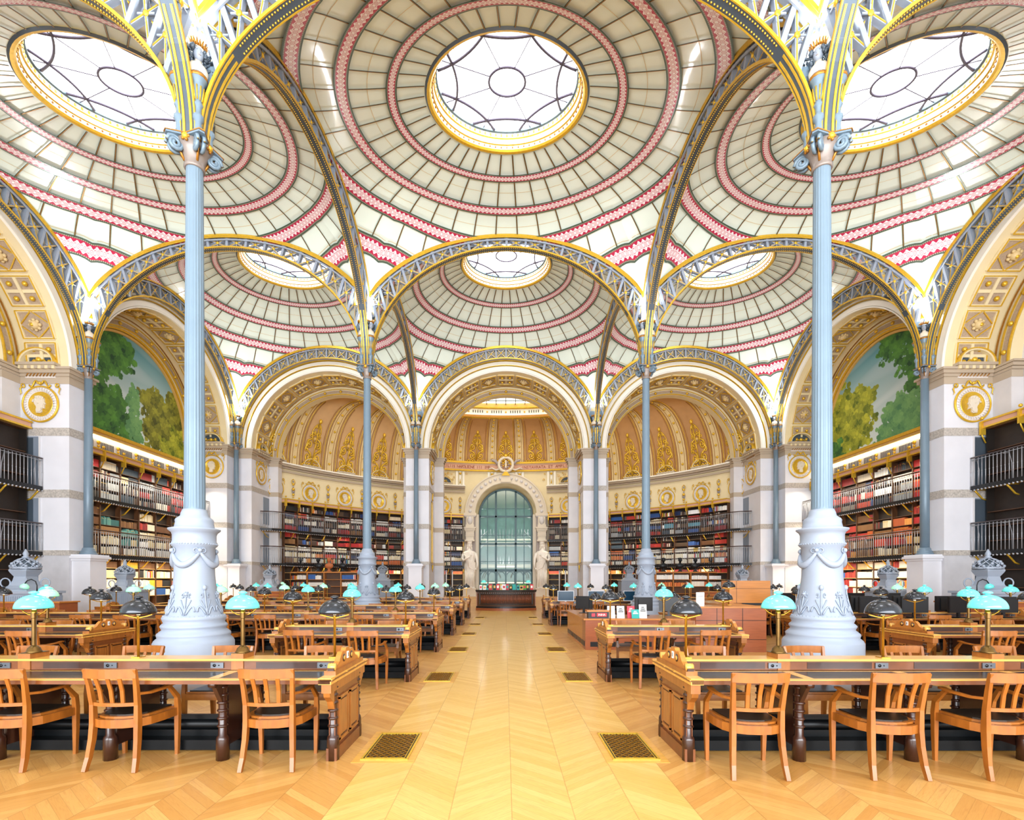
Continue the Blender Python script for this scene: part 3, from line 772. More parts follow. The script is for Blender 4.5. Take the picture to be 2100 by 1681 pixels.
def medallion_mesh(seed, flip):
    mb = MB(); rnd = random.Random(seed)     # local: x right, z up, y towards the viewer is -y ; radius 1
    K = 40
    mb.lathe([(.05,.02),(.62,.02),(.66,.06),(.7,.02)], 'gold', n=K, cap=False); mb.lathe([(.001,.021),(.06,.021)], 'gold', n=K, cap=False); mb.lathe([(.7,.02),(.72,.05),(.93,.05),(.95,.02)], 'marble_leaf', n=K, cap=False)
    mb.lathe([(.95,.0),(.95,.07),(1.0,.1),(1.04,.05),(1.04,0)], 'gold', n=K, cap=False)
    for k in range(36):
        a = 2*pi*k/36; mb.tube([(.74*cos(a),.74*sin(a),.06),(.83*cos(a+.06),.83*sin(a+.06),.1),(.92*cos(a+.02),.92*sin(a+.02),.05)], [.02,.035,.01], 'marble_leaf', 4)
    s = -1 if flip else 1
    beard = rnd.random()*.06
    prof = [(-.2,-.5),(.02,-.52),(.12,-.44),(.1,-.3),(.12+beard,-.25),(.24+beard*1.4,-.26-beard),(.27,-.18),(.245,-.13),(.275,-.1),(.26,-.05),(.33,-.02),(.27,.1),(.25,.15),(.26,.22),(.22,.35),(.1,.44),(-.08,.47),(-.22,.42),(-.32,.28),(-.34,.12),(-.3,-.02),(-.22,-.12),(-.18,-.25),(-.22,-.38)]
    poly = [(x*s+.0, y*1.0) for x, y in prof]
    mb.prism(poly, lambda u,v,w: (u,v,w), .02, .09, 'plaster_white')
    mb.prism([(x*.86,y*.88+.0) for x,y in poly], lambda u,v,w: (u,v,w), .09, .13, 'plaster_white')
    for k in range(16):
        a = rnd.uniform(.7, 3.3); rr = rnd.uniform(.2,.34); mb.sph((s*(-.03+rr*cos(a)), .13+rr*sin(a)*.9, .12), .06, 'plaster_white', 6, 4, sc=(1,1,.6))
    mb.sph((s*-.05,.03,.13), .045, 'plaster_white', 6, 4)
    me = mb
    # scroll crest above
    for sx in (-1,1):
        pts = [(sx*(.1+.5*t), 1.12+.18*sin(t*6), .06) for t in [i/12 for i in range(13)]]; mb.tube(pts, .045, 'gold', 5)
        pts = [(sx*(.95+.12*cos(t)*(1-t/9)), 1.0+.16*sin(t)*(1-t/9), .06) for t in [i*.5 for i in range(13)]]; mb.tube(pts, .035, 'gold', 5)
        mb.tube([(sx*1.0,1.0,.06),(sx*1.12,.85,.06),(sx*1.05,.62,.06),(sx*1.12,.5,.06)], [.04,.04,.03,.01], 'gold', 5)
    mb.sph((0,1.16,.06), .1, 'gold', 8, 5)
    for i in range(len(mb.V)): v = mb.V[i]; mb.V[i] = (v[0], -v[2], v[1])     # stand upright, face -y
    return mb.mesh('medallion')
MED = [medallion_mesh(s, fl) for s, fl in ((1,0),(2,1),(3,0),(4,1),(5,0),(6,1))]
def place_facing(o, p, nrm, s=1.0):
    """local -y towards nrm"""
    o.location = p; o.rotation_euler = (0,0,atan2(nrm[1], nrm[0])+pi/2); o.scale = (s,s,s)
def pediment_mesh():
    mb = MB(); zr = 0
    A = arc_pts(.62,.5,.12,18)
    mb.rect([(u,-.1,z) for u,z in A], (0,1,0), .22, .09, 'cream'); mb.rect([(u*1.06,-.12,z*1.04) for u,z in A], (0,1,0), .26, .035, 'gold')
    mb.prism([(u*.9,z) for u,z in A], lambda u,v,w: (u,w,v), -.03, 0, 'iron_dark')
    mb.box(-.72,.72,-.26,0,.02,.12,'cornice'); mb.box(-.66,.66,-.2,0,-.1,.02,'cream')
    for k in range(5): mb.box(-.56+.25*k,-.44+.25*k,-.22,0,-.1,.0,'cornice')
    mb.sph((0,-.08,.26),.1,'gold',8,5)
    for s in (-1,1): mb.tube([(0,-.07,.2),(s*.18,-.07,.26),(s*.26,-.07,.18),(s*.36,-.07,.2)], [.04,.04,.03,.015],'gold',5)
    mb.box(-.55,.55,-.03,0,-.38,-.18,'marble_leaf')
    for k in range(9):
        mb.tube([(-.5+.125*k,-.04,-.33),(-.44+.125*k,-.06,-.25),(-.4+.125*k,-.04,-.2)], .02, 'gold_dark', 4)
    return mb.mesh('pediment')
PED = pediment_mesh()
# ---- end wall ----
fe = Fr((0,28.3,0), (1,0,0), (0,1,0))
we = thing('wall_back', 'end wall with three stone arches opening to the apse', 'wall'); we['kind'] = 'structure'
for cu in (-10,0,10): arch_bay(we, fe, cu, 5, .65, 0, 2.1, 2.6, 4.35, 4.35, 3.8, 3.8, 9.14, 16.2)
mb = MB()
for cu in (-15,-5,5,15): pier(mb, fe, cu, 0, 2.1, 2.6, .65, 1.2, 9.14)
mb.build('piers', we)
# back face above the arches so daylight stays out
# ---- side walls ----
for sx, nm in ((-1,'wall_left'),(1,'wall_right')):
    fs = Fr((sx*15.3,0,0), (0,1,0), (sx,0,0))
    ws = thing(nm, '%s side wall of stone piers and coffered arches' % SIDE[sx], 'wall'); ws['kind'] = 'structure'
    arch_bay(ws, fs, 23, 5, .45, 0, 1.7, 2.1, 4.55, 4.45, 3.9, 3.8, 9.14, 16.2)
    arch_bay(ws, fs, 13, 5, .45, 0, 1.7, 2.1, 4.55, 4.1, 3.95, 3.5, 9.05, 14.6)
    mb = MB()
    for cu in (8,18,27.95): pier(mb, fs, cu, 0, 1.7, 2.1, .45, 1.1, 9.14)
    # closing wall of the bays
    for (y0, y1) in ((8,18),(18,28)):
        vs = [fs(y0,2.1,0),fs(y1,2.1,0),fs(y1,2.1,14),fs(y0,2.1,14)]; mb.add(vs, [(0,1,2,3)], 'stone')
    mb.build('piers', ws)
def add_medallion(p, nrm, s, label, i, ped=None):
    root = link('portrait_medallion', MED[i % 6]); tag(root, label, 'medallion', 'portrait medallions on the piers and apse')
    place_facing(root, p, nrm, s)
    if ped:
        o = link('arched_pediment', PED); place_facing(o, (p[0],p[1],ped), nrm, s/.6*.92)
        tag(o, label.replace('gilded medallion with white head', 'arched pediment over medallion'), 'pediment', 'small arched pediments')
L0 = 'gilded medallion with white head on '
for sx in (-1,1):
    s = SIDE[sx]
    add_medallion((sx*16.27, 17.53, 7.88), (0,-1), .62, L0+'the near %s wall pier' % s, 0 if sx < 0 else 1, 9.15)
    add_medallion((sx*16.1, 27.48, 7.95), (0,-1), .62, L0+'the far %s wall pier' % s, 2 if sx < 0 else 3, 9.15)
    add_medallion((sx*14.33, 29.36, 7.9), (-sx,0), .58, L0+'the %s jamb of %s end arch' % (s, s), 4 if sx < 0 else 5, 9.15)
    add_medallion((sx*5.67, 29.36, 7.9), (sx,0), .58, L0+'the inner jamb of %s end arch' % s, 1, 9.15)
    add_medallion((sx*4.33, 29.36, 7.9), (-sx,0), .58, L0+'the %s jamb of central arch' % s, 2, 9.15)
for sx in (-1,1):      # narrow gilded frames below the central jamb medallions
    o = MB(); 
    for (a,b,c,d) in ((29.1,29.15,4.6-1.9,6.3),(29.55,29.6,2.7,6.3),(29.1,29.6,2.7,2.76),(29.1,29.6,6.24,6.3)): o.box(-.03,.0,a-29.35,b-29.35,c,d,'gold')
    o.box(-.01,0,-.2,.2,2.76,6.24,'plaster_white')
    o.tube([(-.04,0,6.35),(-.04,.08,6.5),(-.04,0,6.65),(-.04,-.03,6.8)], .04, 'gold', 5); o.tube([(-.04,0,2.6),(-.04,.08,2.4),(-.04,0,2.2)], [.05,.04,.01], 'gold', 5)
    q = o.build('gilt_frame_panel', loc=(sx*4.33,29.35,0), rz=0 if sx > 0 else pi); tag(q, 'tall narrow gilt framed panel on %s jamb of central arch' % SIDE[sx], 'panel')

dn = 0
for sx in (-1,1):
    for (z0,z1) in ((5.05,6.75),(2.78,4.6),(.0,2.4)):
        dn += 1; mb = MB(); mb.box(-.32,.32,-.01,.015,z0,z1,'door_blue'); mb.box(-.36,-.32,-.03,.0,z0,z1,'stone'); mb.box(.32,.36,-.03,.0,z0,z1,'stone'); mb.box(-.3,.12,-.014,-.01,z0,z1-.04,'iron_dark')
        o = mb.build('door_%d' % dn, loc=(sx*16.66, 17.54, 0)); tag(o, 'grey doorway in the near %s pier at %s level' % (SIDE[sx], {5.05:'upper gallery',2.78:'lower gallery',0:'floor'}[z0]), 'doorway'); o['kind'] = 'structure'
        dn += 1; mb = MB(); mb.box(-.01,.02,-.35,.35,z0,z1-.1,'door_blue'); o = mb.build('door_%d' % dn, loc=(sx*14.35, 30.0, 0)); tag(o, 'grey doorway in the %s jamb of end arch at %s level' % (SIDE[sx], {5.05:'upper gallery',2.78:'lower gallery',0:'floor'}[z0]), 'doorway'); o['kind'] = 'structure'
# ---------------- apse ----------------
AC = 21.5; AR = 15.2; G = 1.065  # G: apse, portal and statues scaled up about the camera position
def zg(z): return z*G-.113
def ap(th, r=AR, z=0): return Vector((G*r*cos(th), G*(AC+r*sin(th)), zg(z)))
ax = thing('wall_apse', 'curved apse wall with medallion frieze and ribbed semi-dome', 'wall'); ax['kind'] = 'structure'
TH0, TH1 = radians(29.6), radians(150.4)
def arcs(r, z, n=90, t0=TH0, t1=TH1): return [ap(t0+(t1-t0)*i/n, r, z) for i in range(n+1)]
PORT = 3.0/AR
mb = MB()
def wall_band(z0, z1, m, r=AR, gap=False):
    if gap:
        for t0, t1 in ((TH0, pi/2-PORT*.97),(pi/2+PORT*.97, TH1)): mb.strip(arcs(r,z0,50,t0,t1), arcs(r,z1,50,t0,t1), m)
    else: mb.strip(arcs(r,z0), arcs(r,z1), m)
wall_band(0,6.3,'cream',gap=True); wall_band(6.3,8.3,'cream',gap=True)
# tympanum around the portal arch
for t0, t1 in ((pi/2-PORT, pi/2+PORT),):
    n = 30; lo = []; hi = []
    for i in range(n+1):
        t = t0+(t1-t0)*i/n; x = AR*cos(t); z = 6.5+sqrt(max(0, 2.85**2-x*x)); lo.append(ap(t, AR, max(6.5, z))); hi.append(ap(t, AR, 9.78))
    mb.strip(lo, hi, 'cream')
mb.strip(arcs(AR,8.3,30,pi/2-radians(23.2),pi/2-PORT),arcs(AR,9.75,30,pi/2-radians(23.2),pi/2-PORT),'cream'); mb.strip(arcs(AR,8.3,30,pi/2+PORT,pi/2+radians(23.2)),arcs(AR,9.75,30,pi/2+PORT,pi/2+radians(23.2)),'cream')
mb.build('wall_face', ax)
mb = MB()
def mould(r, z, w, h, m, gap=True):
    rng = ((TH0, pi/2-PORT),(pi/2+PORT, TH1)) if gap else ((TH0,TH1),)
    for t0, t1 in rng: mb.rect(arcs(r, z, 50, t0, t1), (0,0,1), h, w, m)
mould(15.12,8.3,.14,.1,'cornice'); mould(15.05,8.42,.3,.12,'cornice'); mould(15.0,8.52,.42,.08,'white_paint'); mould(15.14,8.1,.1,.12,'cornice')
CT = radians(23.2)
for (r,z,w,h,m) in ((15.1,9.68,.22,.1,'gold'),(15.12,9.95,.12,.42,'pink_band'),(15.05,10.24,.26,.14,'gold')): mb.rect(arcs(r,z,40,pi/2-CT,pi/2+CT),(0,0,1),h,w,m)
mb.build('cornice_mouldings', ax)
# inscription
def letters(txt, th0, th1, z, h, r, root):
    n = len(txt); M = MB()
    for i, ch in enumerate(txt):
        if ch == ' ': continue
        cu = bpy.data.curves.new('t','FONT'); cu.body = ch; cu.size = h; cu.align_x = 'CENTER'; cu.extrude = .012; cu.resolution_u = 2
        o = bpy.data.objects.new('t', cu); COL.objects.link(o); dg = bpy.context.evaluated_depsgraph_get(); me = o.evaluated_get(dg).to_mesh()
        th = th0+(th1-th0)*(i+.5)/n; p = ap(th, r, z); ex = Vector((sin(th), -cos(th), 0)); 
        M.add([p+ex*v.co.x+Vector((0,0,v.co.y))+Vector((-cos(th),-sin(th),0))*v.co.z for v in me.vertices], [tuple(f.vertices) for f in me.polygons], 'red_text')
        o.evaluated_get(dg).to_mesh_clear(); bpy.data.objects.remove(o); bpy.data.curves.remove(cu)
    M.build('inscription', root)
letters('MORIBVS CONSILIIS NAPOLEONE III IMP', radians(113), radians(94.4), 9.83, .3, 15.05, ax)
letters('INSTAVRATA ET AMPLIATA MDCCC', radians(85.6), radians(67), 9.83, .3, 15.05, ax)
# carved floral frieze with gilded triglyphs between cornice and inscription
mb = MB(); rnd = random.Random(5)
TP = [radians(29+8.8*k) for k in range(7)]; TP = TP+[pi-t for t in TP]
for k in range(-1,7):
    for mir in (0,1):
        th = radians(33.4+8.8*k)
        if abs(th-pi/2) > CT or (th > pi/2-PORT*.55 and k < 6): continue
        if mir: th = pi-th
        for d in (-.24,0,.24): mb.rect([ap(th+d/AR,15.13,8.62), ap(th+d/AR,15.13,9.6)], ap(th,1,0)-ap(th,0,0), .05, .16, 'white_paint')
        mb.tube([ap(th,15.05,8.7), ap(th,15.05,9.05)], [.06,.01], 'gold', 5); mb.sph(ap(th,15.05,9.42), .1, 'gold', 8, 5)
for t in TP:
    if abs(t-pi/2) > CT: continue
    for q in range(14):
        a = t+rnd.uniform(-.75,.75)/AR; z = rnd.uniform(8.75,9.5); c = ap(a,15.12,z); ra = rnd.uniform(.06,.14); a_ = rnd.uniform(0,6)
        ex = Vector((-sin(a),cos(a),0)); pts = [c+ex*(ra*(1-j/11)*cos(a_+j*.7))+Vector((0,0,ra*(1-j/11)*sin(a_+j*.7))) for j in range(10)]
        if abs(a-pi/2) > PORT*.9: mb.tube(pts, .022, 'gold' if q % 2 else 'ochre', 4)
mb.build('floral_frieze', ax)
# semi-dome
def dome_pt(th, f, o=0):
    b = ap(th, AR-.1, 0); ex, ey = 12.0*G, 10.2*G; t = Vector((ex*cos(th), 24.4*G+ey*sin(th), 0))
    zb = 10.3 if abs(th-pi/2) < radians(23.2) else 8.62
    zz = zg(zb+(12.84-zb)*sin(f*pi/2))
    q = b+(t-b)*(f**1.9); nrm = Vector((-cos(th),-sin(th),-.25)).normalized()
    p = Vector((q.x,q.y,zz)); return p+nrm*o
mb = MB(); NF = 14
rows = None
for (ta,tb) in ((TH0,pi/2-radians(23.21)),(pi/2-radians(23.19),pi/2+radians(23.19)),(pi/2+radians(23.21),TH1)):
    mb.grid([[dome_pt(ta+(tb-ta)*i/40, j/NF) for i in range(41)] for j in range(NF+1)], 'apse_ochre'); mb.build('semi_dome_shell', ax)
mb = MB(); mo = MB(); SC_ = MB()
for k in range(-1,8):
    for mir in (0,1):
        if k == 7 and mir: continue
        th = radians(33.4+8.8*k) if k < 7 else pi/2+radians(20)
        if k == 7: continue
        if mir: th = pi-th
        hw = .36/AR
        P = lambda d, f, o: dome_pt(th+d/AR, f, o)
        mb.strip([P(-.3, j/NF, .05) for j in range(NF+1)], [P(.3, j/NF, .05) for j in range(NF+1)], 'cream_dark')
        for d in (-.42,-.3,-.16,.16,.3,.42): mo.tube([P(d, j/NF, .06) for j in range(NF+1)], .016 if abs(d) < .4 else .026, 'gold' if abs(d) > .4 else 'gold_dark', 4)
        for j in range(9): mo.sph(P(0, (j+.6)/9.2, .07), .085, 'gold', 8, 4)
mb.build('dome_ribs', ax); mo.build('gilded_rib_mouldings', ax)
for t in [radians(29+8.8*k) for k in range(0,7)]+[pi-radians(29+8.8*k) for k in range(0,7)]+[pi/2]:
    if abs(t-pi/2) < radians(7) and t != pi/2: continue
    def Q(x, h): return dome_pt(t+x/AR, max(0,min(1,h/(3.6 if abs(t-pi/2) < CT else 4.4))), .04)
    def spiral(cx, cz, r, s, turns=1.6, w=.055):
        SC_.tube([Q(cx+s*r*(1-.8*j/15)*cos(j*turns*2*pi/15+pi/2), cz+r*(1-.8*j/15)*sin(j*turns*2*pi/15+pi/2)) for j in range(16)], w, 'gold', 4)
    for s in (-1,1):
        spiral(s*.3,.4,.24,s); spiral(s*.27,.95,.2,-s); spiral(s*.16,1.42,.13,s,1.4,.045); spiral(s*.1,1.75,.09,-s,1.3,.04)
        SC_.tube([Q(0,.1), Q(s*.2,.62), Q(s*.5,.75), Q(s*.42,1.1), Q(s*.05,1.25)], .055, 'gold', 4)
        SC_.sph(Q(s*.3,.4), .07, 'ochre', 6, 4)
        for j in range(7): SC_.sph(Q(s*(.1+.09*j), .08+.05*(j%2)), .075, 'gold', 5, 3)
        spiral(s*.42,.72,.12,-s,1.3,.04); spiral(s*.3,1.32,.1,s,1.3,.035); SC_.tube([Q(0,1.0), Q(s*.14,1.15), Q(s*.3,1.5), Q(s*.2,1.75), Q(s*.05,1.9)], .04, 'gold', 4)
        SC_.tube([Q(s*.62, .05+3.2*j/10) for j in range(11)], .02, 'gold_dark', 4)
    SC_.tube([Q(0,.1), Q(0,1.95)], .04, 'gold', 4); SC_.sph(Q(0,2.05), .11, 'gold', 8, 5, sc=(1,1,1.5)); SC_.sph(Q(0,1.2), .12, 'ochre', 8, 5)
SC_.build('gilded_scrollwork', ax)
def ring(th, z, dx=0, s=1): return Vector((G*(12.0-dx)*cos(th), G*(24.4+(10.2-dx)*sin(th)), zg(z)))
RA = [radians(28.5)+radians(123)*i/80 for i in range(81)]
mb = MB()
for (d1,z1,d2,z2,m) in ((0,12.84,-.0,12.9,'gold'),(.12,12.9,.12,13.05,'gold_dark'),(0,12.84,.12,12.9,'gold'),(.12,13.05,.0,13.05,'oculus_white'),(0.0,13.05,0.0,13.5,'oculus_white'),(0,13.5,.15,13.55,'gold'),(.15,13.55,.15,13.62,'gold'),(.15,13.62,.02,13.66,'ochre'),(.02,13.66,.02,13.9,'ochre')):
    mb.strip([ring(t,z1,d1) for t in RA], [ring(t,z2,d2) for t in RA], m)
for i in range(160):
    if i % 8 in (0,): 
        mb.sph(ring(radians(28.5+123*(i+.0)/160), 13.3, .02), .07, 'gold', 8, 4); continue
    t = radians(28.5+123*i/160)
    if i % 8 in (1,7): continue
    p = ring(t, 13.32, .01); ex = Vector((-sin(t), cos(t), 0)); mb.rect([p-Vector((0,0,.09)), p+Vector((0,0,.09))], ex, .055, .03, 'vent_dark')
mb.build('vented_cornice', ax)
mb = MB(); mb.strip([ring(t,13.9,.02) for t in RA], [Vector((ring(t,13.9).x*.98, 31.0, zg(13.9))) for t in RA], 'apse_glass')
gl = mb.build('apse_skylight_glass', ax)
mb = MB()
for k in range(-8,9): mb.box(k*.7-.025,k*.7+.025,31,36.9,14.6,14.66,'window_frame')
for y in (36.1, 34.9,33.6): mb.box(-9,9,y-.02,y+.02,14.6,14.65,'window_frame')
mb.build('glazing_bars', gl)
# apse medallions, pediments and pendants
PEND = MB()
for (zz, r) in ((0,.05),(-.18,.09),(-.34,.05),(-.5,.1),(-.66,.06),(-.84,.085),(-1.0,.05),(-1.16,.02)): PEND.sph((0,-.05,zz), r, 'gold' if int(-zz*10)%3 else 'leaf_grey', 8, 5)
for s in (-1,1): PEND.tube([(0,-.05,.15),(s*.1,-.05,.05),(s*.12,-.05,-.1),(s*.03,-.05,-.2)], .022, 'gold', 4)
for s in (-1,1): PEND.tube([(0,-.05,-.45),(s*.1,-.05,-.55),(s*.08,-.05,-.7),(0,-.05,-.8)], .022, 'leaf_grey', 4)
PEND = PEND.mesh('pendant')
for sx in (-1,1):
    for k in range(6):
        th = radians(29+8.8*k); th = pi-th if sx < 0 else th; p = ap(th, AR-.02, 7.05); n_ = (-cos(th), -sin(th))
        add_medallion(p, n_, .58, L0+'the apse frieze, %s from the portal on the %s' % (ORD[6-k], SIDE[sx]), k+(3 if sx > 0 else 0), zg(8.62))
        th = radians(33.4+8.8*k); th = pi-th if sx < 0 else th
        o = link('frieze_pendant', PEND); place_facing(o, ap(th, AR-.0, 7.6), (-cos(th), -sin(th)))
        tag(o, 'gilded hanging pendant on apse frieze, %s from the portal on the %s' % (ORD[6-k], SIDE[sx]), 'pendant', 'pendants between medallions')

# ---------------- portal ----------------
pt = thing('stone_portal', 'pale carved stone portal arch framing the tall glass door', 'portal', (0,36.4*G,-.113)); pt.scale = (G,G,G)
mb = MB()
def F3(u, w, z): return (u, w, z)
O = arc_pts(2.95,2.95,6.5,40); I_ = arc_pts(2.2,2.2,6.5,40); G_ = arc_pts(1.97,1.97,6.5,40)
mb.strip([(u,-.3,z) for u,z in O],[(u,.4,z) for u,z in O],'plaster_white'); mb.strip([(u,-.3,z) for u,z in O],[(u,-.3,z) for u,z in I_],'plaster_white',False)
mb.strip([(u,-.3,z) for u,z in I_],[(u,.9,z) for u,z in G_],'cream')
mb.rect([(u*1.0,-.34,z) for u,z in arc_pts(2.9,2.9,6.5,40)], (0,1,0), .1, .08, 'plaster_white'); mb.rect([(u,-.34,z) for u,z in arc_pts(2.26,2.26,6.5,40)], (0,1,0), .1, .08, 'plaster_white')
for i in range(21):
    a = pi*(i+.5)/21; mb.sph((2.58*cos(a),-.33,6.5+2.58*sin(a)), .12, 'stone', 8, 5, sc=(1,.7,1))
for s in (-1,1):
    x0, x1 = sorted((s*2.2, s*2.95))
    mb.box(x0,x1,-.3,.4,.5,6.35,'leaf_grey'); mb.box(min(s*1.97,s*2.2),max(s*1.97,s*2.2),.0,.9,.5,6.5,'plaster_white')
    mb.box(x0-.08,x1+.08,-.42,.4,6.35,6.55,'plaster_white'); mb.box(x0-.04,x1+.04,-.36,.4,6.28,6.35,'stone')
    c = s*2.57
    for (w, z0, z1, d) in ((.34,4.5,4.62,.62),(.28,4.62,4.85,.55),(.31,4.85,4.95,.58),(.3,4.95,5.2,.6),(.34,5.2,5.3,.62),(.38,5.3,5.42,.66),(.44,5.42,5.52,.7),(.3,5.52,5.7,.6),(.26,5.7,6.28,.5)): mb.box(c-w,c+w,-d,-.2,z0,z1,'plaster_white')
    mb.sph((c,-.5,6.0),.2,'stone',8,6,sc=(1,.6,1.4))
    mb.box(c-.52,c+.52,-1.1,-.1,.45,.62,'plaster_white'); mb.box(c-.46,c+.46,-1.02,-.1,.62,1.1,'plaster_white'); mb.box(c-.5,c+.5,-1.06,-.1,1.08,1.16,'plaster_white')
mb.box(-.35,.35,-.5,-.3,8.75,9.2,'plaster_white')
mb.build('arch_and_jambs', pt)
mb = MB()
mb.tube([(.5*cos(t), -.5, 10.0+.5*sin(t)) for t in [i*pi/16 for i in range(32)]], .11, 'plaster_white', 8, True)
for q in range(22): a = q*.9; mb.sph((.3*cos(a)*((q%3)/2+.2),-.5,10+.3*sin(a)*((q%3)/2+.2)), .07, 'leaf_grey' if q%2 else 'gold', 6, 4)
mb.box(-.05,.05,-.56,-.46,9.75,10.3,'plaster_white')
for s in (-1,1):
    mb.tube([(s*.55,-.5,10.0),(s*.75,-.5,10.25),(s*.95,-.5,10.3),(s*1.05,-.5,10.4)], [.09,.12,.1,.04], 'leaf_grey', 6)
    mb.tube([(s*.4,-.5,9.7),(s*.7,-.5,9.6),(s*1.0,-.5,9.75),(s*1.25,-.5,9.65)], [.06,.07,.05,.03], 'plaster_white', 6)
mb.sph((0,-.5,10.62), .16, 'gold', 8, 6); mb.prism([(-.3,9.2),(.3,9.2),(0,9.6)], lambda u,v,w:(u,w,v), -.6,-.45,'gold')
mb.build('crowning_wreath', pt)
# window of the portal
wd = thing('window_1', 'tall arched glass screen in dark teal iron frame', 'window', (0,37.1*G,.42)); wd.scale = (G,G,G); wd['kind'] = 'structure'
mb = MB()
def fr(x0,x1,z0,z1,d=.06): mb.box(x0,x1,-d,d,z0,z1,'window_frame')
ZC = 6.0; RW = 1.92
mb.rect([(u,0,z) for u,z in arc_pts(RW,RW,ZC,40)], (0,1,0), .16, .14, 'window_frame')
for x in (-RW,RW): fr(x-.07,x+.07,0,ZC,.08)
top = lambda x: ZC+sqrt(max(0,RW*RW-x*x))
for x, w in ((-.73,.07),(.73,.07)): fr(x-w,x+w,0,top(x),.08)
for x in (-1.35,0,1.35): fr(x-.025,x+.025,1.95,top(x),.05)
for z, w in ((5.92,.06),(3.9,.06),(1.95,.09)): fr(-RW,RW,z-w,z+w,.08)
for z in (6.5,4.55,2.6): fr(-1.85,1.85,z-.018,z+.018,.04)
for x in (-1.9,-1.32,-.67,0,.67,1.32,1.9):
    fr(x-.05,x+.05,0,1.95,.05)
for x in (-1.6,-1.0,-.33,.33,1.0,1.6): 
    mb.rect([(x+u,0,z) for u,z in arc_pts(.24,.24,1.6,10)], (0,1,0), .06, .05, 'window_frame')
mb.build('iron_frame', wd)
mb = MB(); mb.prism([(-RW,0)]+[(-u,z) for u,z in arc_pts(RW,RW,ZC,30)]+[(RW,0)], lambda u,v,w:(u,w,v), -.008,.008,'portal_glass'); mb.build('glass_pane', wd)
# hall beyond the glass
bh = thing('wall_beyond', 'bright stack hall seen through the glass screen', 'wall', (0,40.2,.5)); bh['kind'] = 'structure'
mb = MB()
mb.add([(-5,0,-.02),(5,0,-.02),(5,14,-.02),(-5,14,-.02)],[(0,1,2,3)],'stone'); mb.add([(-5,14,-.02),(5,14,-.02),(5,14,9),(-5,14,9)],[(0,1,2,3)],'teal_wall')
for s in (-1,1): mb.add([(s*5,0,-.02),(s*5,14,-.02),(s*5,14,9),(s*5,0,9)],[(0,1,2,3)],'teal_wall')
mb.add([(-5,0,9),(5,0,9),(5,14,9),(-5,14,9)],[(0,1,2,3)],'white_paint')
for y in (5,9,13):
    for s in (-1,1):
        mb.box(s*4-.5,s*4+.5,y-.4,y+.4,0,9,'window_frame')
    mb.box(-4,4,y,y+.15,2.5,2.65,'white_paint'); mb.box(-4,4,y,y+.15,4.8,4.95,'white_paint')
    for k in range(28): mb.box(-3.9+k*.28,-3.87+k*.28,y,y+.04,2.65,3.5,'rail_grey'); mb.box(-3.9+k*.28,-3.87+k*.28,y,y+.04,4.95,5.8,'rail_grey')
for y in (5.6,9.6):
    for s in (-1,1):
        for k in range(4): mb.rect([(s*(.3+k*.0)+s*1.0+u,y,z) for u,z in arc_pts(.8,.8,1.4,12)], (0,1,0), .1, .1, 'vent_dark')
for s in (-1,1): mb.bar((s*3.6,3,2.6),(s*1.6,5,4.8),.1,.12,'rail_grey'); mb.bar((s*3.6,3,3.5),(s*1.6,5,5.7),.05,.05,'rail_grey')
mb.build('stack_hall_shell', bh)
mb = MB(); mb.box(-3.5,3.5,12.6,12.7,.8,1.0,'led_soft'); mb.build('hall_lights', bh)
mb = MB(); mb.box(-3,3,11,13,0,.9,'case_wood'); 
for k in range(8): mb.sph((-2.8+k*.8,1.5+(k%3)*.6,.55+.1*(k%2)), .3, 'green_plant', 7, 5)
mb.build('plants_and_counter', bh)
for p, w in (((-2.2,43,6.5),150),((2.2,43,6.5),150),((0,48,3.5),110)): point_light('hall_fill_light', p, w, .3)  # unseen lights added to brighten the hall behind the glass

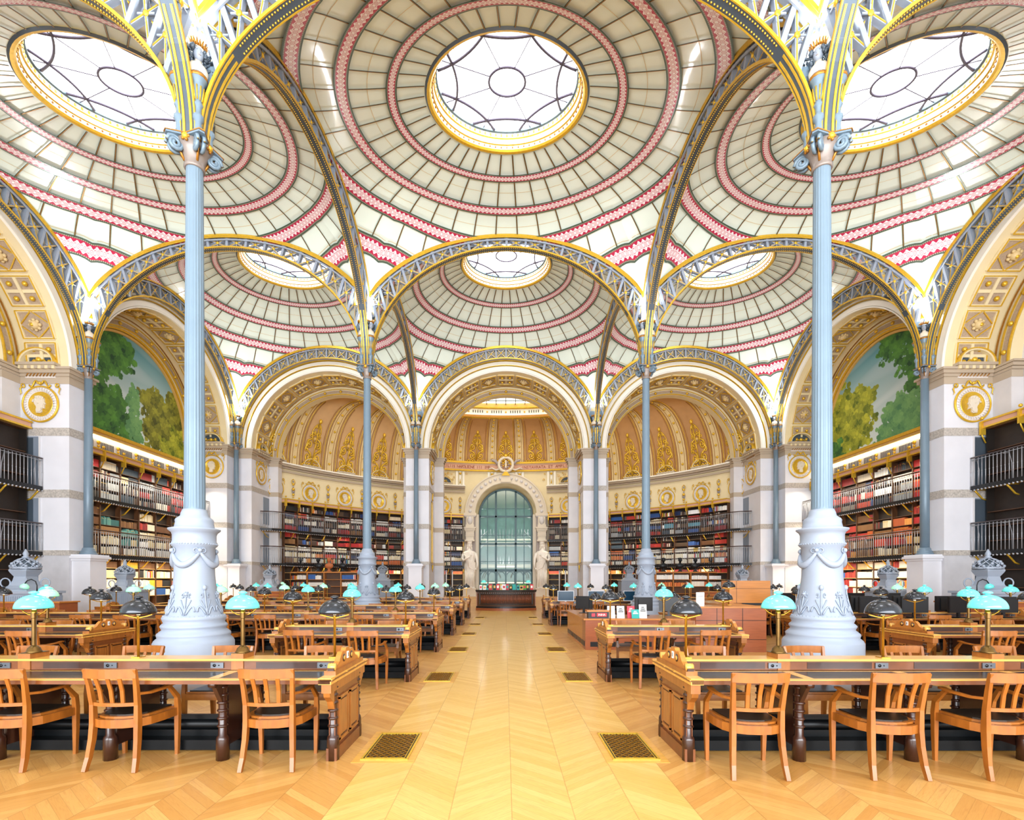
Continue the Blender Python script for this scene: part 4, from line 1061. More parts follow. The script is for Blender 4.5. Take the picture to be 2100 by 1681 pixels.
# ---------------- caryatids ----------------
def caryatid(x, mir, label):
    mb = MB(); n = 36
    prof = [(0,.36,.26),(.1,.37,.27),(.5,.33,.25),(1.0,.36,.27),(1.4,.4,.29),(1.62,.37,.27),(1.85,.3,.23),(2.05,.34,.26),(2.3,.4,.27),(2.48,.43,.24),(2.56,.34,.2),(2.62,.14,.13),(2.72,.095,.095),(2.8,.1,.1)]
    rows = []
    for (z, rx, ry) in prof:
        row = []
        for i in range(n+1):
            a = 2*pi*i/n; fd = 1+(.07*sin(9*a+z*1.2*mir)+.04*sin(14*a-z*2))*(1 if z < 2.4 else .2)
            row.append((rx*fd*cos(a)+mir*.04*sin(z*1.3), ry*fd*sin(a), z))
        rows.append(row)
    mb.grid(rows, 'sculpture')
    mb.sph((0,-.01,2.96), .165, 'sculpture', 14, 10, sc=(.86,1,1.25)); mb.sph((0,-.17,2.94), .03, 'sculpture', 6, 5, sc=(.8,1,1.8))
    for s in (-1,1):
        mb.sph((s*.055,-.15,3.0), .022, 'stone', 6, 4); mb.sph((s*.13,0,2.98), .08, 'sculpture', 7, 5, sc=(.7,1,1.4))
        mb.tube([(s*.12,.02,2.95),(s*.15,-.02,2.75),(s*.17,-.1,2.55)], [.05,.04,.02], 'sculpture', 6)
    mb.sph((0,-.15,2.87), .025, 'stone', 6, 4, sc=(1.3,.6,.5)); mb.lathe([(.17,3.06),(.19,3.12),(.17,3.16),(.2,3.24),(.26,3.3)], 'sculpture', n=16)
    # arms: one across the chest, one down holding the drape
    mb.tube([(mir*-.42,0,2.42),(mir*-.5,-.1,2.1),(mir*-.42,-.26,1.92),(mir*-.1,-.36,2.1),(mir*.08,-.36,2.22)], [.11,.1,.08,.065,.05], 'sculpture', 8)
    for q in range(4): mb.tube([(mir*.06,-.36,2.2+q*.025),(mir*.14,-.37,2.24+q*.025),(mir*.18,-.34,2.22+q*.02)], .013, 'sculpture', 5)
    mb.tube([(mir*.42,0,2.42),(mir*.52,-.02,2.05),(mir*.56,-.08,1.7),(mir*.52,-.18,1.4)], [.11,.1,.075,.05], 'sculpture', 8)
    for q in range(4): mb.tube([(mir*(.5-.02*q),-.18,1.42),(mir*(.49-.025*q),-.22,1.33),(mir*(.47-.02*q),-.2,1.27)], .013, 'sculpture', 5)
    # folds of the mantle
    for j in range(9):
        t = j/8; mb.tube([(mir*(-.38+.1*t),-.24,2.35-.25*t),(mir*(.0),-.33,1.95-.5*t),(mir*(.4-.05*t),-.22,1.75-.5*t),(mir*.42,-.1,1.5-.5*t)], [.03,.05,.04,.015], 'sculpture', 5)
    for j in range(7):
        x_ = -.27+.09*j; mb.tube([(x_,-.26,1.3-.1*(j%3)),(x_+.02,-.29,.8),(x_-.01,-.28,.1)], [.015,.035,.03], 'sculpture', 5)
    for s in (-1,1): mb.sph((s*.14,-.3,.05), .08, 'sculpture', 8, 5, sc=(.8,1.6,.7))
    for i in range(len(mb.V)): v = mb.V[i]; mb.V[i] = (v[0], v[1], v[2]*1.02)
    o = mb.build('caryatid_statue', loc=(x*G,35.6*G,1.12)); o.scale = (G,G,G); tag(o, label, 'statue', None); return o
caryatid(-2.57, 1, 'white stone statue of a robed woman left of the portal')
caryatid(2.57, -1, 'white stone statue of a robed woman right of the portal')

# ---------------- murals ----------------
def mural(sx):
    NX, NZ = 300, 190; y0, y1 = 19.05, 26.95; z0, z1 = 7.95, 12.98
    rnd = random.Random(11 if sx < 0 else 23)
    # s: 0 at the near edge (towards the viewer), 1 at the far edge ; v: 0 bottom, 1 top
    if sx < 0: blobs = [(.3,.85,.2,1.0,0),(.22,.62,.17,1.0,0),(.38,.72,.12,1,0),(.3,.2,.2,1.0,0),(.42,.1,.15,1,0),(.2,.4,.12,1,0),(.84,.34,.2,1.2,1),(.7,.46,.13,1,1),(.93,.52,.13,1,1),(.8,.12,.2,1,1),(.72,.2,.13,1,1),(.52,.4,.05,2.2,2),(.53,.16,.06,1.8,2),(.98,.15,.16,1,3),(.9,.06,.16,.7,3)]
    else: blobs = [(.8,.4,.2,1.2,3),(.68,.46,.13,1,3),(.9,.5,.13,1,3),(.85,.16,.2,1,3),(.7,.22,.14,1,3),(.3,.82,.18,1.0,0),(.2,.6,.16,1,0),(.42,.88,.1,1,0),(.25,.42,.08,1,0),(.3,.22,.13,1,2),(.4,.26,.09,.8,2),(.42,.08,.12,.7,2),(.28,.06,.1,1,2),(.97,.08,.14,.8,0)]
    cols = {0: ((.008,.06,.02),(.10,.30,.04)), 1: ((.05,.06,.005),(.36,.36,.03)), 2: ((.07,.22,.09),(.2,.42,.14)), 3: ((.07,.12,.005),(.55,.55,.04))}
    lf = []
    for (cx,cz,r,asp,k) in blobs:
        for _ in range(int(3600*r)):
            a = rnd.uniform(0,2*pi); q = sqrt(rnd.random())*(1+.22*sin(a*5+cx*9)+.12*sin(a*11+cz*7)); lf.append((cx+r*q*cos(a), cz+r*asp*q*sin(a)*1.2, rnd.uniform(.004,.013)*(1.6 if r > .18 else 1.2), k, max(0,min(1,rnd.random()*.5+.25+.35*sin((cx+r*q*cos(a))*38)*sin((cz+r*q*sin(a))*31+2)))))
    def sky(s, v):
        t = max(0,min(1,v)); n = .5+.5*sin(s*7+v*9+2*sin(v*13+s*3)); c0 = (.72,.8,.76); c1 = (.012,.22,.27)
        k = t**1.1; c = [c0[i]*(1-k)+c1[i]*k for i in range(3)]; w = max(0,n-.6)*.6*(1-t*.5); return [c[i]*(1-w)+.95*w for i in range(3)]
    px = [[sky(i/(NX-1), j/(NZ-1)) for i in range(NX)] for j in range(NZ)]
    for (cx,cz,r,k,sh) in lf:
        i0, i1 = int((cx-r)*(NX-1)), int((cx+r)*(NX-1))+1; j0, j1 = int((cz-r*1.5)*(NZ-1)), int((cz+r*1.5)*(NZ-1))+1
        a, b = cols[k]; c = [a[q]+(b[q]-a[q])*sh for q in range(3)]
        for j in range(max(0,j0), min(NZ,j1+1)):
            for i in range(max(0,i0), min(NX,i1+1)):
                if ((i/(NX-1)-cx)/r)**2+((j/(NZ-1)-cz)/(r*1.5))**2 < 1: px[j][i] = c
    mb = MB(); yc = 23; rh, rv, zc = 3.97, 3.86, 9.14
    vs = []; cl = []
    for j in range(NZ):
        z = z0+(z1-z0)*j/(NZ-1)
        half = rh if z < zc else rh*sqrt(max(.0002, 1-((z-zc)/rv)**2))
        for i in range(NX):
            y = y0+(y1-y0)*i/(NX-1); yy = max(yc-half, min(yc+half, y)); vs.append((0, yy-yc, z-z0)); cl.append(px[j][i])
    fs = [(j*NX+i, j*NX+i+1, (j+1)*NX+i+1, (j+1)*NX+i) for j in range(NZ-1) for i in range(NX-1)]
    me = bpy.data.meshes.new('mural'); me.from_pydata(vs, [], fs); me.materials.append(MATS['mural_paint'])
    at = me.color_attributes.new('Col', 'FLOAT_COLOR', 'POINT')
    for i, c in enumerate(cl): at.data[i].color = (c[0],c[1],c[2],1)
    root = thing('mural_painting', 'arched mural of %s against blue sky, %s wall' % (('dark green foliage and olive tree' if sx < 0 else 'yellow-green tree and leafy branches'), SIDE[sx]), 'mural', (sx*17.2, 23, 7.95))
    link('painted_surface', me, root)
    mb = MB(); mb.rect([(-sx*.06, u, z-7.95) for u, z in arc_pts(3.86,3.76,9.14,40)], (1,0,0), .16, .1, 'gold')
    mb.rect([(-sx*.04, u, z-7.95) for u, z in arc_pts(3.74,3.64,9.14,40)], (1,0,0), .08, .1, 'ochre')
    for u in (-3.86,3.86): mb.box(-.1,.1,u-.05,u+.05,-.2,1.25,'gold')
    mb.build('gilt_frame', root)
for sx in (-1,1): mural(sx)
# ---------------- reading tables ----------------
PITCH = 1.09; Z_T = .82
def leg_mesh():
    mb = MB(); mb.lathe([(.06,0),(.06,.2),(.054,.225),(.04,.24),(.036,.74),(.05,.76),(.055,.8)], 'turned_dark', n=10)
    for k in range(6): mb.lathe([(.034,.31+k*.075),(.052,.325+k*.075),(.052,.335+k*.075),(.034,.35+k*.075)], 'turned_dark', n=10, cap=False)
    return mb.mesh('leg')
LEG = leg_mesh()
def crest_mesh():
    mb = MB(); P = []
    half = [(.0,.235),(.05,.235),(.07,.2),(.1,.19),(.13,.2),(.17,.2),(.21,.16),(.26,.09),(.32,.05),(.36,.06),(.4,.05),(.42,.0)]
    poly = [(-x,z) for x,z in reversed(half[1:])]+half
    poly = [(x, z*.76) for x, z in poly]
    mb.prism(poly, lambda u,v,w: (w,u,v), -.025, .025, 'desk_oak')
    for s in (-1,1):
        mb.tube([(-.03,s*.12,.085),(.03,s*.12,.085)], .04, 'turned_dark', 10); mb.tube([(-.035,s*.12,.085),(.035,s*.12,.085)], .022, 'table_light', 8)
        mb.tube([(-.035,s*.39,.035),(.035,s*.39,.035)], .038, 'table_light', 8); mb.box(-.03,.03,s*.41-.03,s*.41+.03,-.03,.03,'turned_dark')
    return mb.mesh('scroll_crest')
CREST = crest_mesh()
m_ = MB(); m_.box(-.004,.004,-.022,.022,-.035,.035,'paper'); m_.box(-.006,.006,-.006,.006,-.02,.02,'black_plastic'); PLAQUE = m_.mesh('number_plaque')
def end_panel_mesh():
    mb = MB()
    mb.box(-.03,.03,-.4,.4,.1,.74,'table_wood'); mb.box(-.05,.05,-.42,.42,0,.12,'table_wood')
    for s in (-1,1):
        for y in (-.17,.17):
            mb.box(s*.03-.004,s*.03+.004,y-.13,y+.13,.18,.58,'turned_dark'); mb.box(s*.036-.006,s*.036+.006,y-.1,y+.1,.21,.55,'panel_wood')
            for (a,b,c,d) in ((-.14,-.115,.17,.59),(.115,.14,.17,.59),(-.14,.14,.57,.6),(-.14,.14,.16,.19)): mb.box(s*.038-.01,s*.038+.01,y+a,y+b,c,d,'panel_wood')
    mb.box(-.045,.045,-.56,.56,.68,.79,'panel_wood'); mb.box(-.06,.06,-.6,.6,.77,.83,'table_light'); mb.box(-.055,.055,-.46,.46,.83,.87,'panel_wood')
    for s in (-1,1):
        mb.prism([(s*.42,.68),(s*.56,.7),(s*.54,.64),(s*.46,.58),(s*.42,.5)], lambda u,v,w:(w,u,v), -.03,.03,'panel_wood')
    return mb.mesh('end_panel')
ENDP = end_panel_mesh()
m_ = MB(); m_.box(0,.13,-.006,.006,-.028,.028,'socket_metal'); m_.tube([(.04,-.012,0),(.04,-.004,0)],.016,'black_plastic',8); m_.tube([(.085,-.01,0),(.085,-.004,0)],.007,'black_plastic',6); SOCK = m_.mesh('socket_plate')
TABLES = {}
def make_table(n, rear_end=True):
    key = n
    L = n*PITCH+.2
    root = thing('reading_table', 'reading table', 'table')
    mb = MB()
    mb.box(.02,L-.02,-.6,.6,.775,.8,'table_wood'); mb.box(0,L,-.6,.6,.8,.812,'table_wood')
    # light wood borders between leather panels, yellow light put into their colour
    for s in (-1,1):
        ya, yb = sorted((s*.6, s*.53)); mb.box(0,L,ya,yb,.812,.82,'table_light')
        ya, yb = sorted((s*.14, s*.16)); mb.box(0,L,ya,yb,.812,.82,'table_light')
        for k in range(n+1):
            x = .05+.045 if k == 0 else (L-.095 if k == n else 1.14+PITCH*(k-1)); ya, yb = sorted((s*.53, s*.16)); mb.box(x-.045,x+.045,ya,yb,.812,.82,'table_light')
    mb.build('tabletop', root)
    for k in range(n):
        xa = (.14 if k == 0 else 1.14+PITCH*(k-1)+.045); xb = (L-.14 if k == n-1 else 1.14+PITCH*k-.045)
        for s in (-1,1):
            m2 = MB(); ya, yb = sorted((s*.53, s*.16)); m2.box(xa,xb,ya,yb,.812,.8185,'leather'); m2.build('leather_panel', root)
    mb = MB(); mb.box(.05,L-.05,-.1,.1,.82,.915,'table_wood'); 
    for k in range(n):
        xc = .65+PITCH*k
        for s in (-1,1):
            mb.box(xc-.36,xc+.3,s*.1-.004,s*.1+.004,.835,.9,'turned_dark')
    mb.box(.05,L-.05,-.13,.13,.915,.935,'table_light'); mb.build('centre_ridge', root)  # top board paler and yellower: light falling on it put into the colour
    for k in range(n+1):
        x = .18 if k == 0 else (L-.18 if k == n else 1.14+PITCH*(k-1))
        if k % 2 == 1: m2 = MB(); m2.box(x-.062,x+.062,-.11,.11,.82,.985,'panel_wood'); m2.build('lamp_block', root)
        if k < n:
            for s in (-1,1):
                o = link('socket_plate', SOCK, root, (.65+PITCH*k+(.33 if s < 0 else -.33), s*.108, .868)); o.rotation_euler = (0,0,0 if s < 0 else pi)
        for s in (-1,1): link('leg', LEG, root, (.07 if k == 0 else (L-.07 if k == n else x), s*.37, 0))
        if 0 < k < n:
            m2 = MB(); m2.box(x-.02,x+.02,-.3,.3,.12,.775,'turned_dark')
            for s in (-1,1):
                m2.prism([(s*.37,.5),(s*.55,.77),(s*.37,.77)], lambda u,v,w:(w+x,u,v), -.02,.02,'turned_dark')
                m2.tube([(x-.03,s*.54,.76),(x+.03,s*.54,.76)], .03, 'turned_dark', 8)
            m2.build('divider_panel', root)
    for x in (0.07, L-.07):
        link('end_panel', ENDP, root, (x,0,0)); c = link('scroll_crest', CREST, root, (x,0,.865)); 
        q = link('number_plaque', PLAQUE, c, (-.028 if x < 1 else .028,0,.1))
    mb = MB(); mb.tube([(.1,0,.24),(L-.1,0,.24)], .06, 'foot_black', 10); mb.build('heating_pipe', root)
    mb = MB(); mb.box(.1,L-.1,-.16,.16,.02,.12,'foot_black'); mb.box(.1,L-.1,-.02,.02,.12,.34,'foot_black'); mb.build('plinth', root)
    snapshot(root); return root
# ---------------- chair ----------------
def make_chair():
    """origin on the floor below the seat; back towards -y"""
    root = thing('oak_armchair', 'armchair', 'chair')
    X = (1,0,0)
    def rear(s):
        mb = MB(); pts = [(s*.235,-.27,0),(s*.225,-.235,.12),(s*.215,-.21,.28),(s*.21,-.2,.42),(s*.212,-.205,.6),(s*.222,-.235,.78),(s*.235,-.27,.93)]
        mb.rect(pts, X, [.036,.038,.04,.042,.038,.034,.03], [.036,.045,.052,.055,.045,.036,.03], 'chair_wood'); return mb.mesh('leg')
    def front(s):
        mb = MB(); pts = [(s*.27,.235,0),(s*.275,.235,.25),(s*.28,.23,.47),(s*.285,.215,.58),(s*.262,.13,.7)]
        mb.rect(pts, X, [.03,.04,.045,.036,.03], [.03,.04,.045,.045,.03], 'chair_wood'); return mb.mesh('leg')
    for s in (-1,1): link('leg', rear(s), root); link('leg', front(s), root)
    mb = MB(); U = []
    for i in range(17):
        t = i/16; a = pi*t; 
        U.append((-.275*cos(a) if True else 0, .23-.46*sin(a)**.55 if sin(a) > 0 else .23, .43))
    U = [(-.275,.23,.43),(-.27,.05,.43),(-.25,-.1,.43),(-.2,-.19,.43),(-.1,-.235,.43),(0,-.245,.43),(.1,-.235,.43),(.2,-.19,.43),(.25,-.1,.43),(.27,.05,.43),(.275,.23,.43)]
    mb.rect(U, (0,0,1), .075, .03, 'chair_wood'); mb.rect([(-.27,.235,.43),(.27,.235,.43)], (0,0,1), .07, .03, 'chair_wood'); mb.build('seat_frame', root)
    mb = MB(); P = [(-.255,.24),(-.25,.05),(-.23,-.09),(-.18,-.17),(-.09,-.21),(0,-.22),(.09,-.21),(.18,-.17),(.23,-.09),(.25,.05),(.255,.24)]
    mb.prism(P, lambda u,v,w:(u,v,w), .468,.488,'chair_wood'); mb.prism([(x*.88,y*.88+.01) for x,y in P], lambda u,v,w:(u,v,w), .488,.5,'chair_seat'); mb.build('seat', root)
    def arcx(w, y0, dy, z, n=8): return [(-w+2*w*i/n, y0-dy*(1-((2*i/n-1)**2)), z) for i in range(n+1)]
    mb = MB(); mb.rect(arcx(.245,-.265,.045,.895), (0,0,1), [.085]*9, .022, 'chair_wood'); mb.build('top_rail', root)
    mb = MB(); mb.rect(arcx(.21,-.205,.04,.605), (0,0,1), .032, .026, 'chair_wood'); mb.build('lower_rail', root)
    for x in (-.1,0,.1):
        mb = MB(); mb.rect([(x,-.235-.0*abs(x),.61),(x*1.06,-.255,.74),(x*1.12,-.295,.86)], X, .034, .014, 'chair_wood'); mb.build('back_slat', root)
    for s in (-1,1):
        mb = MB(); mb.rect([(s*.218,-.21,.7),(s*.25,-.1,.69),(s*.272,.05,.7),(s*.272,.15,.715),(s*.268,.18,.715)], (0,0,1), .022, [.03,.034,.042,.05,.05], 'chair_wood'); mb.build('armrest', root)
    snapshot(root); return root
CHAIR = make_chair()
CM = MB()
def joined_copy(root, name):
    """one mesh of all the parts, for copies too far off to show them"""
    V=[];Fc=[];M=[];names=[]
    def walk(o, mw):
        if o.type == 'MESH':
            off = len(V); me = o.data; V.extend(tuple(mw @ v.co) for v in me.vertices)
            for p in me.polygons:
                Fc.append(tuple(i+off for i in p.vertices)); mn = me.materials[p.material_index].name
                if mn not in names: names.append(mn)
                M.append(names.index(mn))
        for c in ALLCH.get(o.name, []):
            walk(c, mw @ Matrix.LocRotScale(c.location, c.rotation_euler, c.scale))
    walk(root, Matrix.Identity(4))
    me = bpy.data.meshes.new(name); me.from_pydata(V, [], Fc)
    for n in names: me.materials.append(bpy.data.materials[n])
    me.polygons.foreach_set('material_index', M); me.update(); return me
CHAIR_FAR = joined_copy(CHAIR, 'oak_armchair')
first_chair = [True]
def place_chair(x, y, rz, label, group, far=False):
    if far:
        o = link('oak_armchair', CHAIR_FAR, None, (x,y,0), rz); tag(o, label, 'chair', group); return o
    if first_chair[0]:
        first_chair[0] = False; CHAIR.location = (x,y,0); CHAIR.rotation_euler = (0,0,rz); CHAIR['label'] = label; CHAIR['group'] = group; return CHAIR
    return dup(CHAIR, (x,y,0), rz, label, group)
# ---------------- lamps ----------------
def make_lamp(kind):
    root = thing('reading_lamp', 'lamp', 'lamp')
    teal = kind != 'dark'; H = .445 if teal else .44
    mb = MB()
    if teal:
        mb.lathe([(.07,0),(.07,.012),(.062,.02),(.055,.045),(.035,.065),(.022,.075)], 'brass_dark', n=12); mb.box(-.075,.075,-.1,.1,0,.004,'brass_dark')
    else: mb.box(-.045,.045,-.045,.045,0,.008,'brass')
    mb.build('base', root)
    mb = MB()
    if teal: mb.lathe([(.021,.07),(.021,H-.09),(.027,H-.085),(.027,H-.03)], 'brass_dark', n=8, smooth=False); mb.lathe([(.022,H-.07),(.026,H-.03),(.02,H)], 'brass', n=10)
    else: mb.lathe([(.0135,.008),(.0135,H-.03),(.018,H-.02),(.018,H)], 'brass', n=10)
    mb.build('pole', root)
    mb = MB(); W_ = .15
    if teal:
        for s in (-1,1): mb.tube([(s*.02,0,H-.055),(s*.06,0,H-.05),(s*.11,0,H-.02),(s*.148,0,H+.02)], .0065, 'brass', 6)
    else:
        for s in (-1,1): mb.rect([(s*.01,0,H-.03),(s*.08,0,H-.015),(s*.15,0,H+.005)], (0,1,0), .02, .01, 'brass')
    mb.build('shade_arms', root)
    mb = MB(); mb.lathe([(.015,H),(.03,H+.03),(.025,H+.06),(.01,H+.07)], 'bulb', n=8); mb.build('bulb', root)
    mb = MB(); r = .162; h = .142 if teal else .15; pr = [(r*cos(t)**.95, H+.015+h*sin(t)) for t in [i*pi/2/10 for i in range(11)]][:-1]
    mt = {'teal':'opal_teal','green':'opal_green','dark':'gunmetal'}[kind]
    mb.lathe(pr+[(.03,H+.015+h)], mt, n=28); mb.lathe([(r-.004,H+.012),(r,H+.015)], 'brass' if not teal else 'vent_dark', n=28, cap=False)
    mb.lathe([(r*.985*cos(t), H+.014+h*.96*sin(t)) for t in [i*pi/2/6 for i in range(6)]], 'oculus_white' if not teal else mt, n=20, cap=False)
    z = H+.015+h; mb.lathe([(.02,z-.004),(.02,z+.008),(.042,z+.014),(.044,z+.022),(.03,z+.034),(.008,z+.04)], mt, n=14)
    mb.build('shade', root)
    snapshot(root); return root
LAMPS = {k: make_lamp(k) for k in ('teal','green','dark')}
LAMP_FAR = {k: joined_copy(LAMPS[k], 'reading_lamp') for k in LAMPS}
lused = set()
def place_lamp(kind, x, y, z, label, group, far=False, rz=0):
    if far:
        o = link('reading_lamp', LAMP_FAR[kind], None, (x,y,z), rz); tag(o, label, 'lamp', group); return
    if kind not in lused:
        lused.add(kind); o = LAMPS[kind]; o.location = (x,y,z); o['label'] = label; o['group'] = group; return
    dup(LAMPS[kind], (x,y,z), rz, label, group)
KN = {'teal': 'teal glass shaded lamp', 'green': 'pale green glass lamp', 'dark': 'dark metal shaded lamp'}
YR = {1: 5.24, 2: 8.98, 3: 12.53, 4: 16.15, 5: 19.6, 6: 23.1}
rnd = random.Random(42)
TB = {}
TFAR = {}
def table_row(row, side, n, xin, tname, mon=False, skip=lambda x, y: False):
    y = YR[row] + (-.02 if side > 0 and row == 1 else 0); L = n*PITCH+.2
    lab = '%s reading table, %s' % (ORD[row], tname)
    rz = pi if side < 0 else 0; loc = (side*xin, y, 0)
    if n not in TB:
        t = make_table(n); TB[n] = t; t.location = loc; t.rotation_euler = (0,0,rz); t['label'] = 'long oak '+lab if n > 2 else 'short oak '+lab; t['group'] = 'oak reading tables'
    elif row >= 4:
        if n not in TFAR: TFAR[n] = joined_copy(TB[n], 'reading_table')
        t = link('reading_table', TFAR[n], None, loc, rz); tag(t, ('long oak ' if n > 2 else 'short oak ')+lab, 'table', 'oak reading tables')
    else: dup(TB[n], loc, rz, ('long oak ' if n > 2 else 'short oak ')+lab, 'oak reading tables')
    gr = 'lamps on the reading tables'
    for k in range(n+1):
        lx = .18 if k == 0 else (L-.18 if k == n else 1.14+PITCH*(k-1))
        kind = 'dark' if k % 2 == 0 else ('green' if rnd.random() < (.0 if row == 1 else .38) else 'teal')
        z = .985 if k % 2 else .935
        if mon and k % 2: pass
        place_lamp(kind, side*(xin+lx), y, z, '%s, %s along the %s' % (KN[kind], ORD[k+1], lab), gr, row >= 5)
    for k in range(n):
        cx = xin+.65+PITCH*k
        for nf in (-1,1):
            j = rnd.uniform(-.07,.07)
            if row == 1 and nf < 0: 
                xs = {-1: [2.22,3.62,4.64,5.8,6.9], 1: [2.17,3.39,4.38,5.45,6.5]}[side]
                if k >= len(xs): continue
                x, yy, rz_ = xs[k], y-.43+(-.0 if side < 0 else -.17), rnd.uniform(-.05,.05)
            elif row == 1:
                xs = {-1: [2.25,3.37,4.46,5.75,6.85], 1: [2.38,3.58,4.78,5.9,7.0]}[side]
                if k >= len(xs): continue
                x, yy, rz_ = xs[k], y+.62, pi
            else:
                x = cx+j; yy = y+nf*(.68+rnd.uniform(-.04,.1)); rz_ = (0 if nf < 0 else pi)+rnd.uniform(-.1,.1)
            if skip(side*x, yy): continue
            place_chair(side*x, yy, rz_, 'oak armchair, %s along the %s side of %s' % (ORD[k+1], 'near' if nf < 0 else 'far', lab), 'oak armchairs at the reading tables', row >= 4)
near_col = lambda x, y: any((abs(x)-5)**2+(y-c)**2 < 1.15**2 for c in (8,18))
for row in (1,2,3,4,5,6):
    for side in (-1,1):
        s = SIDE[side]
        if row in (2,):
            table_row(row, side, 2, 1.65, '%s inner block' % s, skip=near_col); table_row(row, side, 5, 7.1, '%s outer block' % s, skip=near_col)
        elif side > 0 and row in (3,4):
            table_row(row, side, 5, 7.1, 'right outer block', mon=True, skip=near_col)
        elif row == 1: table_row(row, side, 5, 1.65, '%s of the aisle' % s)
        else: table_row(row, side, 10, 1.65, '%s of the aisle' % s, skip=near_col)

# ---------------- floor grilles ----------------
def grille_mesh():
    mb = MB(); w, d = .46, .84
    mb.box(-w/2-.07,w/2+.07,-d/2-.07,d/2+.07,0,.003,'table_light'); mb.box(-w/2,w/2,-d/2,d/2,.003,.005,'black_plastic')
    for (a,b,c,e) in ((-w/2,w/2,-d/2,-d/2+.02),(-w/2,w/2,d/2-.02,d/2),(-w/2,-w/2+.02,-d/2,d/2),(w/2-.02,w/2,-d/2,d/2),(-w/2+.035,w/2-.035,-d/2+.035,-d/2+.042),(-w/2+.035,w/2-.035,d/2-.042,d/2-.035),(-w/2+.035,-w/2+.042,-d/2+.035,d/2-.035),(w/2-.042,w/2-.035,-d/2+.035,d/2-.035)):
        mb.box(a,b,c,e,.005,.012,'gold')
    n = 9; st = .085
    import itertools
    xs = w/2-.045; ys = d/2-.045; k = -30
    for k in range(-30,31):
        for sg in (1,-1):
            c = k*st; pts = []
            # line y = sg*x*1.2 + c clipped
            seg = []
            for i in range(41):
                x = -xs+2*xs*i/40; yv = sg*x*1.2+c
                if abs(yv) <= ys: seg.append((x,yv,.009))
            if len(seg) > 1: mb.rect([seg[0],seg[-1]], (0,0,1), .006, .009, 'brass')
    for i in range(9):
        for j in range(17):
            if 0: mb.cbox((-xs+.02+i*(2*xs-.04)/8, -ys+.02+j*(2*ys-.04)/16, .009), .016,.016,.006,'gold')
    return mb.mesh('floor_grille')
GR = grille_mesh()
for row in range(1,7):
    for side in (-1,1):
        o = link('floor_grille', GR, None, (side*1.22, YR[row]+.02, .002)); o['kind'] = 'thing'
        tag(o, 'brass lattice heating grille in the floor, %s from the viewer, %s of the aisle' % (ORD[row], SIDE[side]), 'floor grille', 'heating grilles along the aisle')

# ---------------- cast iron radiators ----------------
def make_heater():
    root = thing('ornate_radiator', 'radiator', 'radiator')
    mb = MB()
    mb.box(-.62,.62,-.5,.5,0,1.35,'iron_pale')
    for k in range(24):
        x = -.6+k*.052; mb.box(x,x+.025,-.52,-.5,.2,1.28,'iron_pale'); mb.box(x,x+.025,.5,.52,.2,1.28,'iron_pale')
    for k in range(19):
        y = -.48+k*.052
        for s in (-1,1): mb.box(min(s*.62,s*.64),max(s*.62,s*.64),y,y+.025,.2,1.28,'iron_pale')
    mb.box(-.68,.68,-.56,.56,1.35,1.42,'iron_pale'); mb.box(-.66,.66,-.54,.54,0,.15,'iron_pale'); mb.build('fluted_casing', root)
    mb = MB(); mb.lathe([(.62,1.42),(.6,1.46),(.5,1.5),(.36,1.58),(.28,1.72),(.25,1.84),(.28,1.88),(.33,1.95),(.36,2.0),(.36,2.04),(.33,2.06)], 'iron_pale', n=4, a0=pi/4, a1=2*pi+pi/4, smooth=False)
    for k in range(4):
        a = pi/4+k*pi/2; d = Vector((cos(a),sin(a),0))
        pts = [d*(.42+.1*cos(t))+Vector((0,0,1.66+.13*sin(t))) for t in [i*.45-1.2 for i in range(13)]]; mb.tube(pts, .02, 'iron_pale', 5)
    mb.build('scrolled_neck', root)
    mb = MB(); R_ = .34
    for k in range(10):
        for tw in (-1,1):
            pts = [(R_*cos(t)*cos(2*pi*k/10+tw*t*.9), R_*cos(t)*sin(2*pi*k/10+tw*t*.9), 2.06+.32*sin(t)) for t in [i*pi/2/7*.93 for i in range(8)]]; mb.tube(pts, .014, 'iron_pale', 4)
    for k in range(20):
        t = .25+.45*(k%3)/2; a = k*2.4; c = Vector((R_*cos(t)*cos(a), R_*cos(t)*sin(a), 2.06+.32*sin(t))); mb.sph(c, .045, 'iron_pale', 6, 4)
    mb.lathe([(.34,2.06),(.35,2.1),(.33,2.12)], 'iron_pale', n=16, cap=False); mb.lathe([(.33*.97,2.06),(.24,2.26),(.06,2.36)], 'iron_dark', n=14)
    mb.lathe([(.07,2.37),(.1,2.4),(.05,2.44),(.075,2.5),(.05,2.56),(.01,2.64)], 'iron_pale', n=10); mb.build('openwork_dome', root)
    snapshot(root); return root
ht = make_heater(); first = True
for (x, y, sc, w) in ((14.0,14.6,1,'nearest, by the %s wall bay'),(14.75,19.4,.96,'at the near end of the %s mural bay'),(12.9,27.4,.98,'in the far %s corner'),(8.3,33.8,1.0,'inside the %s apse arch')):
    for side in (-1,1):
        lb = 'pale grey ornate radiator with domed top, '+w % SIDE[side]; z = .33 if y > 33 else 0
        if first: o = ht; o['label'] = lb; o['group'] = 'ornate radiators'; o.location = (side*x,y,z); first = False
        else: o = dup(ht, (side*x,y,z), 0, lb, 'ornate radiators')
        if sc != 1: o.scale = (sc,sc,sc)

